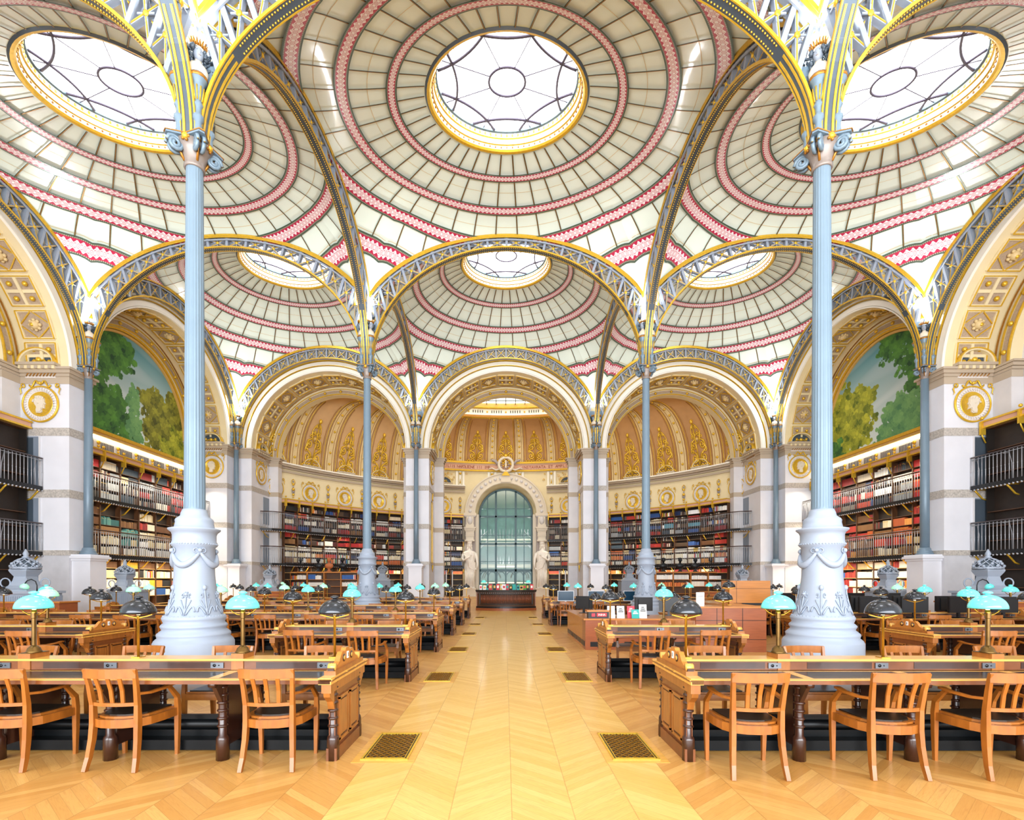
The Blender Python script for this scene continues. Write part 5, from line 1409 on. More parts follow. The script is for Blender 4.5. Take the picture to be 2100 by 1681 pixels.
# ---------------- display desk at the end of the aisle ----------------
dk = thing('display_desk', 'dark carved wooden desk with slatted grille front at aisle end', 'desk', (0,28.9,0))
mb = MB(); n = 20
def bow(x): return -.0-.55*(1-(x/1.7)**2)
def bowstrip(z0,z1,off,m,w=1.7):
    A = [(-w+2*w*i/n, bow(-w+2*w*i/n)-off, z0) for i in range(n+1)]; B = [(p[0],p[1],z1) for p in A]; mb.strip(A,B,m,False)
    mb.strip(B,[(p[0],.6,z1) for p in A],m,False)
bowstrip(0,.14,.12,'desk_red',1.74); bowstrip(.14,.24,.07,'black_plastic',1.72); bowstrip(.24,1.05,.0,'case_wood',1.66); bowstrip(1.05,1.12,.1,'dark_case',1.74); bowstrip(1.12,1.17,.14,'dark_case',1.76)
for s in (-1,1): mb.box(s*1.66-.04,s*1.66+.04,-.02,.6,0,1.1,'desk_red')
mb.build('body', dk)
mb = MB(); A = [(-1.45+2.9*i/n, bow(-1.45+2.9*i/n)-.02, .38) for i in range(n+1)]; mb.strip(A,[(p[0],p[1],.92) for p in A],'dark_case',False)
for i in range(40):
    x = -1.42+2.84*i/39; mb.tube([(x,bow(x)-.04,.4),(x+.0,bow(x)-.06,.65),(x,bow(x)-.04,.9)], [.012,.026,.012], 'desk_red', 5)
for z in (.36,.94): mb.rect([(-1.5+3*i/n, bow(-1.5+3*i/n)-.03, z) for i in range(n+1)], (0,0,1), .05, .06, 'dark_case')
for x in (-1.5,1.5): mb.box(x-.03,x+.03,bow(x)-.08,bow(x)+.1,.36,.96,'dark_case')
mb.build('slatted_grille', dk)
mb = MB(); i = 0
for i in range(30):
    x = -1.6+3.2*i/29; mb.cbox((x,bow(x)*1.0-.1,1.0),.04,.04,.05,'turned_dark')
mb.build('carved_frieze', dk)
rc = random.Random(9)
PC = ['paper','paper_red','paper_teal','black_plastic','screen_blue','sign_red','ochre','grey_plastic','green_plant']
for i in range(16):
    x = -1.45+2.9*i/15+rc.uniform(-.03,.03); h = rc.uniform(.24,.34); w = rc.uniform(.15,.21); m1 = rc.choice(PC); m2 = rc.choice(PC)
    mb = MB(); mb.rect([(0,0,0),(0,.09,h)], (1,0,0), w, .012, m1); mb.rect([(0,.016,h*.3),(0,.06,h*.75)], (1,0,0), w*.6, .016, m2)
    mb.rect([(0,.16,0),(0,.09,h*.8)], (1,0,0), .04, .008, 'grey_plastic')
    o = mb.build('magazine', loc=(x, 28.9+bow(x)+.12, 1.178), rz=rc.uniform(-.2,.2))
    tag(o, 'magazine standing on the end desk, %s from the left' % ORD[i+1], 'magazine', 'magazines on the end desk')
for s in (-1,1):
    mb = MB(); mb.lathe([(.08,0),(.08,.02),(.012,.03),(.012,.4)], 'black_iron', n=10); mb.lathe([(.17,.4),(.15,.47),(.09,.54),(.02,.56)], 'opal_teal', n=18)
    o = mb.build('desk_lamp', loc=(s*1.3,29.25,1.175)); tag(o, 'small teal shaded lamp on the %s end of the display desk' % SIDE[s], 'lamp')

# ---------------- circulation desk (right) ----------------
cdk = thing('service_desk', 'reddish wooden service desk with low front counter, right of aisle', 'desk', (1.95,12.5,0))
mb = MB()
mb.box(0,2.6,0,.5,0,.74,'desk_red'); mb.box(0,.5,.5,3.6,0,.74,'desk_oak'); mb.box(-.05,2.6,-.05,.55,.74,.78,'desk_oak'); mb.box(-.05,.55,.55,3.6,.74,.78,'desk_oak'); mb.build('low_counter', cdk)
mb = MB()
for k in range(5): mb.box(-.012,-.002,.12+k*.7,.68+k*.7,.08,.2,'black_plastic')
for k in range(3): mb.box(.12+k*.85,.8+k*.85,-.012,-.002,.08,.2,'black_plastic')
mb.build('plinth_vents', cdk)
mb = MB(); mb.box(2.6,4.3,-.4,.5,0,1.06,'desk_red'); mb.box(2.58,4.32,-.42,.55,1.06,1.1,'desk_oak'); mb.box(3.7,4.3,.5,3.0,0,1.06,'desk_red'); mb.box(3.68,4.32,.55,3.0,1.06,1.1,'desk_oak')
for z in (.3,.76): mb.box(2.6,4.3,-.408,-.402,z,z+.012,'turned_dark')
for x in (3.1,3.72): mb.box(x,x+.012,-.408,-.402,.02,1.06,'turned_dark')
mb.build('tall_counter', cdk)
o = MB(); o.box(0,1.15,0,.5,0,.62,'desk_oak'); o.box(.2,.21,-.004,0,0,.62,'case_wood'); o.box(0,1.15,-.004,0,.4,.408,'case_wood'); o = o.build('wooden_cabinet', loc=(6.2,14.0,1.1)); tag(o, 'plain light oak cabinet standing on the tall service counter', 'cabinet')
def monitor(name, x, y, z, rz, label, front='screen_blue', case='grey_plastic', w=.5, h=.3, group='computer monitors'):
    t = thing(name, label, 'monitor', (x,y,z), rz, group)
    mb = MB(); mb.box(-w/2,w/2,-.02,.03,.12,.12+h+.03,case); mb.box(-w/3,w/3,.03,.06,.16,.1+h,case); mb.build('casing', t)
    mb = MB(); mb.box(-w/2+.02,w/2-.02,-.024,-.02,.145,.12+h+.01,front); mb.build('screen', t)
    mb = MB(); mb.box(-.03,.03,.0,.05,0,.2,case); mb.box(-.12,.12,-.09,.11,0,.015,case); mb.build('stand', t); return t
for i, x in enumerate((2.25, 3.4, 4.75)): monitor('computer_monitor', x, 19.05+.0, .822, 0, 'navy screened monitor in pale frame, %s from the aisle on the right' % ORD[i+1], 'screen_blue','grey_plastic', .62,.36)
for i, (x, y, rz) in enumerate(((2.25,14.6,2.6),(3.7,13.6,3.3),(4.35,13.5,2.9),(4.9,14.9,3.0))):
    monitor('computer_monitor', x, y, .782 if x < 4.5 else 1.1*0+.782, rz, 'black monitor seen from behind on the service desk, %s from the left' % ORD[i+1], 'screen_blue', 'black_plastic', .5,.34)
mb = MB(); mb.box(0,.62,0,1.6,0,.74,'desk_red'); mb.box(-.02,.64,-.02,1.62,.74,.78,'desk_oak'); mb.build('inner_worktop', cdk, loc=(2.6,.9,0)); 
mb = MB(); mb.box(.5,2.6,.5,1.4,.7,.78,'desk_oak'); mb.build('inner_shelf', cdk)
for j, row in enumerate((3,4)):
    for k in range(5):
        x = 7.1+.65+PITCH*k; monitor('computer_monitor', x, YR[row]-.3, .822, .15 if k % 2 else -.1, 'black screened monitor, %s on the %s right outer reading table' % (ORD[k+1], ORD[row]), 'black_plastic','black_plastic', .6,.36)
for k in range(4):
    x = 7.1+.65+PITCH*k; monitor('computer_monitor', x+.2, YR[3]+.3, .822, pi+.1, 'black monitor facing away, %s on far side of third right outer table' % ORD[k+1], 'black_plastic','black_plastic', .6,.36)
# leaflets, sign, phone
for i, (x, m1, m2, h) in enumerate(((2.62,'paper','grey_plastic',.3),(2.86,'paper','black_plastic',.3),(3.12,'paper_red','paper',.3),(3.2,'paper_teal','paper',.22),(3.42,'paper','black_plastic',.34))):
    mb = MB(); mb.rect([(0,0,0),(0,.06,h)], (1,0,0), .19, .012, m1)
    for q in range(3): mb.rect([(0,.011+.014*q+.0,h*(.5+.13*q)),(0,.016+.014*q,h*(.56+.13*q))], (1,0,0), .13-.03*q, .014, m2)
    mb.rect([(0,.14,0),(0,.06,h*.8)], (1,0,0), .05, .008, 'grey_plastic')
    o = mb.build('leaflet', loc=(x, 12.62 if i != 3 else 12.5, .782)); tag(o, ['white leaflet with grey print, leftmost on the service desk','white leaflet with black heading on the service desk','pink leaflet behind the teal one on the service desk','teal leaflet with white lettering on the service desk','tall white leaflet with black marks, rightmost on the service desk'][i], 'leaflet', 'leaflets on the service desk')
mb = MB(); mb.box(-.26,.26,-.12,.12,0,.16,'black_plastic'); mb.box(-.3,.3,-.16,.16,.16,.2,'desk_oak'); sg = mb.build('desk_shelf', loc=(2.3,12.72,.782)); tag(sg, 'small black box shelf with red INHA plate on the service desk', 'box')
mb = MB(); mb.box(-.05,.2,-.128,-.121,.04,.13,'sign_red'); mb.box(-.18,-.09,-.128,-.121,.04,.12,'paper_red'); mb.build('red_plate', sg)
def text_mesh(txt, size, ext=.002):
    cu = bpy.data.curves.new('t','FONT'); cu.body = txt; cu.size = size; cu.extrude = ext; cu.align_x = 'CENTER'
    o = bpy.data.objects.new('t', cu); COL.objects.link(o); dg = bpy.context.evaluated_depsgraph_get(); me = bpy.data.meshes.new_from_object(o.evaluated_get(dg)); bpy.data.objects.remove(o); return me
tm = text_mesh('INHA', .075); tm.materials.clear(); tm.materials.append(MATS['paper']); o = link('lettering', tm, sg, (.075,-.13,.06)); o.rotation_euler = (pi/2,0,0)
o = MB(); o.box(0,.2,0,.02,0,.33,'paper'); o.tube([(.04,-.004,.24),(.16,-.004,.24)], .02, 'grey_plastic', 6); o.box(.05,.15,-.006,0,.1,.12,'grey_plastic'); o = o.build('notice', loc=(4.75,12.6,1.1)); tag(o, 'white notice with grey emblem standing on the tall service counter', 'notice')
o = MB(); o.box(-.1,.1,-.1,.1,0,.05,'grey_plastic'); o.tube([(-.1,-.03,.07),(.1,-.03,.07)], .02, 'black_plastic', 6); o = o.build('telephone', loc=(2.72,13.1,.79)); tag(o, 'grey desk telephone behind the leaflets on the service desk', 'telephone')
for i, (x, y, z) in enumerate(((2.35,13.35,.782),(5.72,12.95,1.1),(4.62,13.9,.782),(3.3,14.6,.782))):
    zz = z
    place_lamp('dark', x, y, zz, 'dark metal lamp on the service desk, %s from the left' % ORD[(1,4,3,2)[i]], 'lamps on the service desk')
# ---------------- panelled counters with gooseneck lamps at the sides ----------------
for side in (-1,1):
    for i, (x0, x1, y, z) in enumerate(((12.4,15.2,14.2,1.14),(10.4,13.2,26.6,1.14))):
        t = thing('panelled_counter', 'panelled wooden counter by the %s wall, %s' % (SIDE[side], ('nearer to viewer','at the far end')[i]), 'counter', (side*(x0+x1)/2, y, 0)); w = (x1-x0)/2
        mb = MB(); mb.box(-w,w,-.3,.3,0,z-.04,'desk_red'); mb.box(-w-.04,w+.04,-.34,.34,z-.04,z,'desk_oak')
        for k in range(4):
            xc = -w+w*2*(k+.5)/4; 
            for (a,b,c,d) in ((-.28,.28,.2,.24),(-.28,.28,z-.2,z-.16),(-.3,-.26,.2,z-.16),(.26,.3,.2,z-.16)): mb.box(xc+a*w/1.4,xc+b*w/1.4,-.32,-.3,c,d,'desk_oak')
        mb.build('body', t)
        g = thing('gooseneck_lamp', '%s gooseneck lamp on the panelled counter by the %s wall' % (('near','far')[i], SIDE[side]), 'lamp', (side*((x0+x1)/2 - .5+.2*i), y, z), 0 if side < 0 else pi)
        mb = MB(); mb.lathe([(.09,0),(.09,.03),(.06,.06),(.05,.2),(.08,.22),(.08,.26)], 'brass_dark', n=10); mb.build('base', g)
        mb = MB(); mb.tube([(.0,0,.26),(.0,0,.45),(-.04,0,.56),(-.16,0,.62),(-.28,0,.58),(-.34,0,.5)], .014, 'black_iron', 6); mb.build('neck', g)
        mb = MB(); mb.lathe([(.11,0),(.1,.06),(.05,.11),(.02,.12)], 'opal_green' if side < 0 else 'opal_teal', n=14); o = mb.build('shade', g, loc=(-.36,0,.38)); o.rotation_euler = (0,.35,0)
# ---------------- bookcases, galleries, books ----------------
PAL = {'dark': ['2A1E1C','3B2A24','1E2A3A','4A1F20','55402E','23211F','D8CDB8','7A2A26','3A4A58','8A8074','E6E0D2'],
 'red': ['B3252A','C23A2E','8E1F24','A83030','6E1A1E','D04A34'], 'cream': ['EDE4CC','E2D4B0','D9C79A','F2ECDD','CDB98C','E8DCC0'],
 'brown': ['7A5432','8C6238','6B4426','9A7044','5A3A22'], 'teal': ['4F8C88','3E7A7C','6AA09A','2F6668'], 'white': ['F4F2EC','E9E6DE','FFFFFF','DADAD6','F0E8D8'],
 'grey': ['8C9096','A4A8AC','6E7379','BCBEC0'], 'blue': ['1F3F7A','2A4E8C','3B5F9E','182C55'], 'mix': ['D8452F','F2EFE8','2E5FA8','E9C23A','3A8C4E','F5F5F2','222222','C0392B','EADBC0','7A5432','E88A3A','5A9BB0'],
 'green': ['2E7A3A','1E5A2C','4A9A50'], 'orange': ['D9762E','C9622A','E29A4A','B85A2C']}
BK = {k: [srgb(c) for c in v] for k, v in PAL.items()}
BOOKS = []      # (matrix pos, angle, w, d, h, tilt, color, meta)
def fill_shelf(org, ang, w, z, hmax, pals, meta, rnd, full=.97):
    """org: left front corner of the shelf as seen from the room; ang: direction of +x along the shelf"""
    x = 0.015; run = 0; pal = rnd.choice(pals); end = w*full-(rnd.random() < .25)*rnd.uniform(0,.25)*w; base_h = rnd.uniform(.68,.92)*hmax; k = 0; c = rnd.choice(BK[pal]); uni = rnd.random() < .6
    while x < end-.03:
        if run <= 0: run = rnd.randint(5,26); pal = rnd.choice(pals); base_h = rnd.uniform(.66,.9)*hmax; uni = rnd.random() < .55; c = rnd.choice(BK[pal]); bw = rnd.uniform(.028,.055)
        t = bw if uni else rnd.uniform(.02,.06); h = min(hmax*.95, base_h*(1 if uni else rnd.uniform(.85,1.08)))
        col = c if uni else rnd.choice(BK[pal])
        if x+t > w-.01: break
        k += 1; f = rnd.uniform(.9,1.05)
        BOOKS.append((org, ang, x+t/2, z, t*.94, rnd.uniform(.15,.2), h, (min(1,col[0]*f),min(1,col[1]*f),min(1,col[2]*f)), meta+(k,)))
        x += t; run -= 1
def box_case(name, label, group, w, H, levels, loc, rz, light_from=99, d=.34, crown=True, sm='case_wood'):
    """bookcase: local x to the right, opening towards -y, back at y=d"""
    key = (name, round(w,2), tuple(levels), crown)
    if key in CASES:
        o = dup(CASES[key], loc, rz, label, group); return o
    root = thing(name, label, 'bookcase', loc, rz, group)
    mb = MB()
    for x in (0, w-.03): mb.box(x,x+.03,0,d,0,H,sm)
    mb.box(0,w,-.004,d,H-.03,H,'case_wood'); mb.box(0,w,0,d,0,.08,'case_wood'); mb.build('case_sides', root)
    mb = MB(); mb.box(.03,w-.03,d-.02,d,.08,H-.03,'dark_case'); mb.build('back_panel', root)
    for z in levels:
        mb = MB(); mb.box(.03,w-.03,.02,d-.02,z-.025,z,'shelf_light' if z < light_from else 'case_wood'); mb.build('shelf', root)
    if crown:
        mb = MB(); mb.box(-.02,w+.02,-.16,d,H,H+.06,'gold'); mb.box(-.02,w+.02,-.12,d,H+.06,H+.2,'pink_band'); mb.box(-.02,w+.02,-.18,d,H+.2,H+.26,'gold')
        mb.box(-.03,.03,-.22,-.04,H-.22,H+.24,'gold'); mb.sph((0,-.14,H+.36), .06, 'gold', 8, 6); mb.tube([(0,-.02,H-.5),(0,-.14,H-.25),(0,-.18,H-.05)], .025, 'gold', 5); mb.build('gilded_crown', root)
    snapshot(root); CASES[key] = root; return root
CASES = {}
LV_T = [5.12,5.54,5.96,6.38]; LV_M = [2.85,3.25,3.65,4.05,4.45]; LV_L = [.2,.62,1.02,1.42,1.84,2.26]
rnd = random.Random(77)
def pals_for(z, style, k):
    if style == 'left':
        if z > 5: return [['dark','red'],['red','dark'],['dark','grey'],['dark','cream'],['dark','red','grey']][k % 5]
        if z > 3.9: return [['brown','cream'],['brown'],['teal'],['brown','dark'],['red','cream']][k % 5]
        if z > 3.0: return ['cream','brown','white'] if k % 3 else ['teal','cream']
        if z > 1.9: return ['cream','white','brown','mix']
        return ['white','mix','cream']
    if style == 'right':
        if z > 5: return [['dark','red'],['red'],['dark','grey'],['white','dark'],['blue','dark','red']][k % 5]
        if z > 3.9: return [['red','brown'],['red'],['brown','orange'],['dark','cream']][k % 4]
        if z > 2.7: return ['red','orange','brown','cream']
        if z > 1.9: return ['cream','orange','white','red']
        return ['white','mix','red','cream']
    if z > 5: return [['cream','dark'],['dark','red','blue'],['mix','dark'],['red','dark'],['white','mix'],['blue','dark']][k % 6]
    if z > 3.9: return [['red','brown'],['dark','grey'],['red'],['blue','dark'],['dark']][k % 5]
    if z > 2.9: return [['cream','mix'],['white','mix'],['orange','cream'],['cream','blue','white']][k % 4]
    return ['cream','orange','white','mix']
# side wall bays below the murals, and the nearer empty bays
for sx in (-1,1):
    s = SIDE[sx]; nsec = 8; y0, y1 = 18.5, 27.3; w = (y1-y0)/nsec
    for k in range(nsec):
        # left wall seen from the room: x to the right = +y on the left wall, -y on the right wall
        if sx < 0: org = (-16.75, y0+k*w); ang = pi/2
        else: org = (16.75, y0+(k+1)*w); ang = -pi/2
        lab = 'tall bookcase full of books below the %s mural, %s from the viewer' % (s, ORD[k+1])
        box_case('wall_bookcase', lab, 'bookcases below the murals', w, 6.85, LV_L+LV_M+LV_T, (org[0],org[1],0), ang, light_from=3, d=.24)
        for lv, z in enumerate(LV_L+LV_M+LV_T):
            if z == 4.45 and k % 3 != 1: continue
            if z < 1.0 : continue
            fill_shelf(org, ang, w, z, .38, pals_for(z, s, k), (s, k+1, len(LV_L+LV_M+LV_T)-lv), rnd)
    for k in range(3):
        w2 = 1.3
        if sx < 0: org = (-16.68, 17.45-(k+1)*w2); ang = pi/2
        else: org = (16.68, 17.45-k*w2); ang = -pi/2
        box_case('empty_bookcase', 'dark empty bookcase in the nearest %s wall bay, %s from the pier' % (s, ORD[k+1]), 'empty bookcases', w2, 7.0, [.5,1.0,1.5,2.1,3.1,3.6,4.1,5.4,6.2], (org[0],org[1],0), ang, light_from=.4, d=.28, sm='case_dark')
# apse cases
NS = 14; T_A, T_B = radians(30.2), pi/2-PORT-.012
for sx in (-1,1):
    s = SIDE[sx]
    for k in range(NS):
        ta = T_A+(T_B-T_A)*k/NS; tb = T_A+(T_B-T_A)*(k+1)/NS; r = AR-.42
        if sx < 0: pa, pb = ap(pi-ta, r), ap(pi-tb, r)
        else: pa, pb = ap(tb, r), ap(ta, r)
        d_ = pb-pa; w = sqrt(d_.x**2+d_.y**2); ang = atan2(d_.y, d_.x)
        zb = 0.0
        lab = 'apse bookcase on the %s, %s from the portal' % (s, ORD[NS-k])
        box_case('apse_bookcase', lab, 'curved range of apse bookcases', w, 6.5, [2.2-.42*i for i in range(3)]+LV_M[:1]+[3.2,3.6,4.0,4.4]+[4.86,5.26,5.66,6.06], (pa.x,pa.y,zb), ang, light_from=2.6)
        for lv, z in enumerate([2.85,3.2,3.6,4.0,4.4,4.86,5.26,5.66,6.06]):
            if z == 4.4 and k % 4: continue
            if z == 2.85: z2 = 2.86
            fill_shelf((pa.x,pa.y), ang, w, z, .33, pals_for(z, 'apse', k*3+(lv if z > 5 else 0)+(2 if sx > 0 else 0)), (s+' apse', k+1, lv), rnd)
        if sx > 0 or k > 4: 
            for z in (2.2,): fill_shelf((pa.x,pa.y), ang, w, z, .3, ['orange','cream','red'], (s+' apse', k+1, 20), rnd)
# split the books: the 300 that show largest as objects, the rest as one
def book_world(b):
    (ox,oy), a, x, z, t, d, h, c, m = b
    return ox+cos(a)*x-sin(a)*.03, oy+sin(a)*x+cos(a)*.03
def shown(b):
    X, Y = book_world(b)[:2]; z = b[3]+b[6]/2
    px = 1036+(X+.05)*F/Y; py = 1189-(z-1.74)*F/Y
    if 'apse' in b[8][0]: return 0
    if not (198 < px < 378 or 1705 < px < 1893): return 0
    if py > 1225: return 0
    nrm = (-sin(b[1])*-1, cos(b[1])*-1); v = Vector((X, Y)).normalized()
    vis = abs(v.x*nrm[0]+v.y*nrm[1]); dist = sqrt(X*X+Y*Y)
    return b[4]*b[6]*vis/dist**2
order = sorted(range(len(BOOKS)), key=lambda i: -shown(BOOKS[i]))
top = set(order[:300])
def book_mesh():
    mb = MB()   # unit book: x width 1 (spine), y depth 1, z height 1; spine towards -y
    mb.add([(-.5,.12,0),(-.3,0,0),(.3,0,0),(.5,.12,0),(.5,1,0),(-.5,1,0),(-.5,.12,1),(-.3,0,1),(.3,0,1),(.5,.12,1),(.5,1,1),(-.5,1,1)],
           [(0,1,7,6),(1,2,8,7),(2,3,9,8),(3,4,10,9),(4,5,11,10),(5,0,6,11),(6,7,8,9,10,11),(5,4,3,2,1,0)], 'book_single')
    mb.add([(-.33,-.03,.78),(.33,-.03,.78),(.33,-.03,.86),(-.33,-.03,.86)], [(0,1,2,3)], 'gold')
    return mb.mesh('book')
BM = book_mesh()
def cname(c):
    r,g,b = c
    mx = max(c); mn = min(c)
    if mx < .06: return 'near-black'
    if mn > .55: return 'white' if r-b < .15 else 'cream'
    if r > .3 and g > .2 and b > .1 and r-b > .12: return 'tan'
    if mx-mn < .08: return 'grey'
    if r > 1.6*g and g < .12: return 'dark red' if r < .3 else 'red'
    if r > g > b: return 'brown'
    if b >= g: return 'blue'
    return 'green'
for i in top:
    (ox,oy), a, x, z, t, d, h, c, m = BOOKS[i]
    X = ox+cos(a)*x-sin(a)*.03; Y = oy+sin(a)*x+cos(a)*.03
    o = link('book', BM, None, (X,Y,z), a); o.scale = (t,d,h); o.color = (c[0],c[1],c[2],1)
    tag(o, '%s book below %s mural, %s bookcase, shelf %d from top, %d from left' % (cname(c), m[0], ORD[m[1]], m[2], m[3]), 'book', 'books on the wall shelves')
V = []; Fc = []; CC = []
for i, b in enumerate(BOOKS):
    if i in top: continue
    (ox,oy), a, x, z, t, d, h, c, m = b
    if z+h < .9: continue
    ca, sa = cos(a), sin(a); o = len(V)
    for (u, v_, w_) in ((-t/2,.03,0),(t/2,.03,0),(t/2,.03+d,0),(-t/2,.03+d,0),(-t/2,.03,h),(t/2,.03,h),(t/2,.03+d,h),(-t/2,.03+d,h)):
        V.append((ox+ca*(x+u)-sa*v_, oy+sa*(x+u)+ca*v_, z+w_))
    for q in ((0,1,5,4),(1,2,6,5),(3,0,4,7),(4,5,6,7),(2,3,7,6)): Fc.append(tuple(o+j for j in q)); CC.append(c)
me = bpy.data.meshes.new('books'); me.from_pydata(V, [], Fc); me.materials.append(MATS['book_cloth'])
at = me.color_attributes.new('Col', 'FLOAT_COLOR', 'CORNER'); buf = []
for p, c in zip(me.polygons, CC): buf.extend((c[0],c[1],c[2],1)*len(p.vertices))
at.data.foreach_set('color', buf)
bk = link('books', me); tag(bk, 'thousands of bound volumes filling the far and upper shelves', 'books'); bk['kind'] = 'stuff'
print('books', len(BOOKS))

# ---------------- galleries ----------------
def gallery(path_f, path_b, inner, z, label, name='gallery_walkway', drop=True):
    """path_f: outer (room side) polyline, path_b: wall side; inner: unit normals towards the wall"""
    root = thing(name, label, 'gallery', (0,0,0), 0, 'iron galleries')
    P = [Vector((p[0],p[1],z)) for p in path_f]; B = [Vector((p[0],p[1],z)) for p in path_b]
    mb = MB(); mb.strip(P, B, 'black_iron', False); mb.strip([p-Vector((0,0,.07)) for p in P], [p-Vector((0,0,.07)) for p in B], 'shelf_light', False); mb.rect([p-Vector((0,0,.05)) for p in P], (0,0,1), .14, .04, 'black_iron'); mb.build('floor_plate', root)
    # resample
    L = [0]
    for a, b in zip(P, P[1:]): L.append(L[-1]+(b-a).length)
    def at_(s):
        for i in range(len(L)-1):
            if s <= L[i+1]+1e-9:
                f = (s-L[i])/(L[i+1]-L[i]); return P[i]+(P[i+1]-P[i])*f, B[i]+(B[i+1]-B[i])*f
        return P[-1], B[-1]
    mb = MB(); mb.tube([p+Vector((0,0,1.0)) for p in P], .028, 'turned_dark', 6); mb.tube([p+Vector((0,0,.92)) for p in P], .012, 'rail_grey', 5); mb.build('handrail', root)
    mb = MB(); n = int(L[-1]/.13)
    for i in range(n+1):
        p, b = at_(L[-1]*i/n); mb.tube([p+Vector((0,0,-.1)), p+Vector((0,0,.97))], .011, 'rail_grey', 5)
        mb.sph(p+Vector((0,0,-.13)), .035, 'rail_grey', 6, 4); mb.sph(p+Vector((0,0,.5)), .02, 'rail_grey', 5, 3)
    mb.build('balusters', root, kind='stuff')
    n = max(2, int(L[-1]/1.1))
    for i in range(n+1):
        p, b = at_(L[-1]*i/n); mb = MB(); q = b+(p-b)*.85
        mb.tube([b+Vector((0,0,-.45)), b+(p-b)*.25+Vector((0,0,-.4)), b+(p-b)*.6+Vector((0,0,-.2)), q+Vector((0,0,-.08))], .03, 'gold', 5); mb.tube([b+Vector((0,0,-.1)), q+Vector((0,0,-.1))], .025, 'gold', 5)
        # inner arched rail stay
        mb.tube([p+Vector((0,0,.9)), p+(b-p)*.4+Vector((0,0,.92)), p+(b-p)*.55+Vector((0,0,.6)), p+(b-p)*.58], .012, 'rail_grey', 4)
        mb.build('bracket', root)
    return root
for sx in (-1,1):
    s = SIDE[sx]
    for z, nm in ((5.0,'upper'),(2.73,'lower')):
        gallery([(sx*16.2, 18.46),(sx*16.2, 27.4)], [(sx*16.72, 18.46),(sx*16.72, 27.4)], None, z, '%s iron gallery along the bookcases below the %s mural' % (nm, s))
        gallery([(sx*16.2, 13.0),(sx*16.2, 17.5)], [(sx*16.72, 13.0),(sx*16.72, 17.5)], None, z-.02, '%s iron gallery in the nearest %s wall bay' % (nm, s))
    for z, nm in ((4.75,'upper'),(2.72,'lower')):
        PF = []; PB = []
        PF.append((sx*14.3, 29.2)); PB.append((sx*14.34, 30.3))
        PF.append((sx*13.7, 29.35)); PB.append((sx*14.1, 30.5))
        for k in range(25):
            th = T_A+(T_B-T_A)*k/24; th = pi-th if sx < 0 else th
            f = ap(th, AR-1.0); b = ap(th, AR-.46); PF.append((f.x,f.y)); PB.append((b.x,b.y))
        PF[2] = (sx*13.1, 29.9); 
        gallery(PF, PB, None, z, '%s curved iron gallery of the apse, %s of the portal' % (nm, s))
# cornices, vents and light strips over the side wall cases
for sx in (-1,1):
    s = SIDE[sx]; t = thing('mural_cornice', 'gilded cornice with vents and light strip under the %s mural' % s, 'cornice', (sx*17.0,23,0))
    mb = MB(); a = lambda x0,x1,z0,z1,m: mb.box(min(-sx*x0,-sx*x1),max(-sx*x0,-sx*x1),-4.3,4.3,z0,z1,m)
    a(-.1,.3,7.82,7.95,'gold'); a(-.1,.22,7.7,7.82,'ochre'); a(-.1,.05,7.1,7.6,'stone'); a(-.1,.16,7.04,7.12,'gold'); 
    for k in range(70): mb.box(-.15,.15,-4.2+k*.12,-4.12+k*.12,7.84,7.93,'ochre')
    mb.build('mouldings', t)
    mb = MB(); a(-.1,.12,7.62,7.7,'led'); mb.build('light_strip', t)
    mb = MB()
    for k in range(8):
        for q in range(9):
            y = -4.15+k*1.06+q*.08; x0, x1 = sorted((-sx*.05,-sx*.06)); mb.box(x0,x1,y,y+.035,7.22,7.5,'vent_dark')
        mb.sph((-sx*.08,-4.3+k*1.06,7.45), .08, 'gold', 6, 5); mb.sph((-sx*.08,-4.3+k*1.06,7.3), .06, 'gold', 6, 5)
    mb.build('vents', t)
    # shelf lights under crown and galleries
    for z, p in ((6.6, 90),(4.85,50),(2.55,110)):
        area_light('shelf_light', (sx*16.0, 23, z), .12, p, rot=(0, sx*radians(-28) if False else 0, 0), color=(1,.9,.7), sy=8.4)
for sx in (-1,1):
    for k in range(3):
        th = radians(40+16*k); th = pi-th if sx < 0 else th
        p = ap(th, AR-.75)
        for z, pw in ((4.55,16),(2.5,22)): area_light('apse_shelf_light', (p.x,p.y,z), 3.6, pw, rot=(0,0,th+pi/2), color=(1,.92,.75), sy=.12)
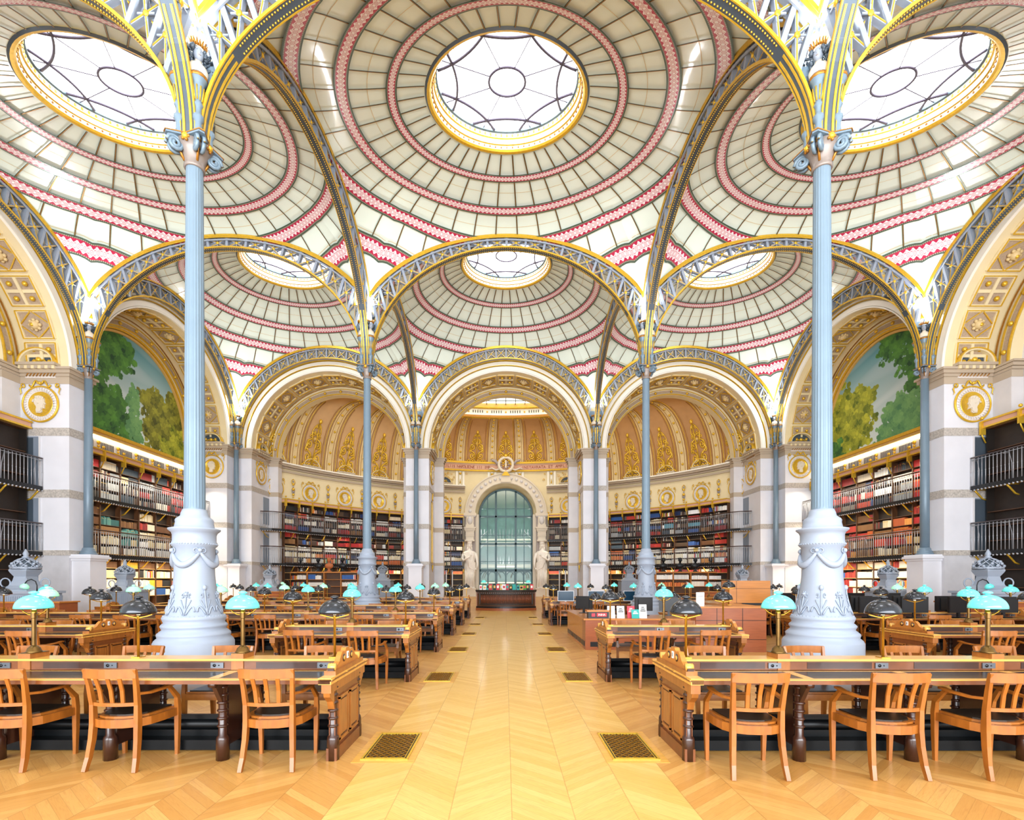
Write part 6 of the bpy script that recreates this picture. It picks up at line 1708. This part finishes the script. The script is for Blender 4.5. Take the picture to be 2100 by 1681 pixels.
# ---------------- low bookcase with busts in the apse ----------------
def low_case(sx):
    s = SIDE[sx]; x0, x1 = ((-12.95,-8.9) if sx < 0 else (9.0,13.2)); y = 30.2 if sx < 0 else 30.2; H = 2.2
    y = 31.6; k_ = 31.6/30.2; x0 *= k_; x1 *= k_; H = 1.74+(2.24-1.74)*k_
    y = 31.5
    w = x1-x0; t = thing('low_bookcase', 'low wooden bookcase with busts on top, %s apse arch' % s, 'bookcase', (x0,y,0)); n = 4
    mb = MB(); mb.box(0,w,0,.4,H-.08,H,'desk_oak'); mb.box(0,w,.38,.4,0,H,'case_wood')
    for k in range(n+1): mb.box(w*k/n-.03,w*k/n+.03,0,.4,0,H-.08,'desk_oak')
    mb.build('case', t)
    for z in (.5,.9,1.35,1.78):
        mb = MB(); mb.box(0,w,.0,.38,z-.03,z,'desk_oak'); mb.build('shelf', t)
    i0 = len(BOOKS)
    for k in range(n):
        for z in (1.35,1.78):
            if (k == 2 and sx < 0): continue
            fill_shelf((x0+w*k/n+.04, y), 0, w/n-.08, z, .34, ['mix','white'] if sx < 0 else ['red','orange','white'], (s+' low',k+1,1), rnd)
    mb = MB(); ns = []
    V=[];Fc=[];CC=[]
    for b in BOOKS[i0:]:
        (ox,oy), a, x, z, tt, d, h, c, m = b; o = len(V)
        for (u,v_,w_) in ((-tt/2,.05,0),(tt/2,.05,0),(tt/2,.25,0),(-tt/2,.25,0),(-tt/2,.05,h),(tt/2,.05,h),(tt/2,.25,h),(-tt/2,.25,h)): V.append((ox+x+u, oy+v_, z+w_))
        for q in ((0,1,5,4),(1,2,6,5),(3,0,4,7),(4,5,6,7),(2,3,7,6)): Fc.append(tuple(o+j for j in q)); CC.append(c)
    me = bpy.data.meshes.new('books'); me.from_pydata(V, [], Fc); me.materials.append(MATS['book_cloth'])
    at = me.color_attributes.new('Col', 'FLOAT_COLOR', 'CORNER'); buf = []
    for p, c in zip(me.polygons, CC): buf.extend((c[0],c[1],c[2],1)*len(p.vertices))
    at.data.foreach_set('color', buf); o = link('books', me); tag(o, 'books on the low bookcase in the %s apse arch' % s, 'books'); o['kind'] = 'stuff'
    for i, (f, m) in enumerate(((.14,'bronze'),(.4,'bronze'),(.56,'terracotta'),(.76,'bronze')) if sx < 0 else ((.12,'bronze'),(.36,'bronze'),(.58,'bronze'),(.8,'bronze'))):
        mb = MB(); mb.lathe([(.16,0),(.16,.04),(.09,.08),(.08,.16),(.12,.2)], m, n=12)
        j = len(mb.V); mb.lathe([(.14,.2),(.24,.28),(.28,.4),(.22,.48),(.08,.54),(.07,.62)], m, n=14)
        for q in range(j, len(mb.V)): v = mb.V[q]; mb.V[q] = (v[0], v[1]*.6, v[2])
        mb.sph((0,-.02,.74), .13, m, 12, 8, sc=(.85,1,1.2)); mb.sph((0,-.15,.72), .025, m, 6, 4, sc=(1,1,1.6))
        for q in range(8): mb.sph((.1*cos(q*.8),.03+.05*sin(q*.8),.83), .05, m, 6, 4)
        for e in (-1,1): mb.sph((e*.115,0,.73), .03, m, 6, 4)
        o = mb.build('portrait_bust', loc=(x0+w*f, y+.2, H)); tag(o, '%s portrait bust on the %s low bookcase, %s from the left' % (m, s, ORD[i+1]), 'bust', 'busts on the low bookcases')
for sx in (-1,1): low_case(sx)
# panelled screens beside the portal
for sx in (-1,1):
    for i in range(3):
        t = MB(); t.box(-.03,.03,-.03,.9,0,1.9,'turned_dark'); 
        for k in range(1): t.box(-.05,.05,-.06,-.03,0,1.95,'turned_dark'); t.box(-.02,.02,-.1,-.06,.1,1.8,'paper')
        o = t.build('folding_screen', loc=(sx*(3.95+.42*i), 37.0-.25*i, .5), rz=sx*-.2); tag(o, 'dark upright screen leaf beside the portal, %s on the %s' % (ORD[i+1], SIDE[sx]), 'screen', 'screen leaves beside the portal')
for o in list(bpy.data.objects):
    if o.name.startswith(('reading_table',)) and o.type == 'EMPTY' and o.get('label') == 'reading table': bpy.data.objects.remove(o)
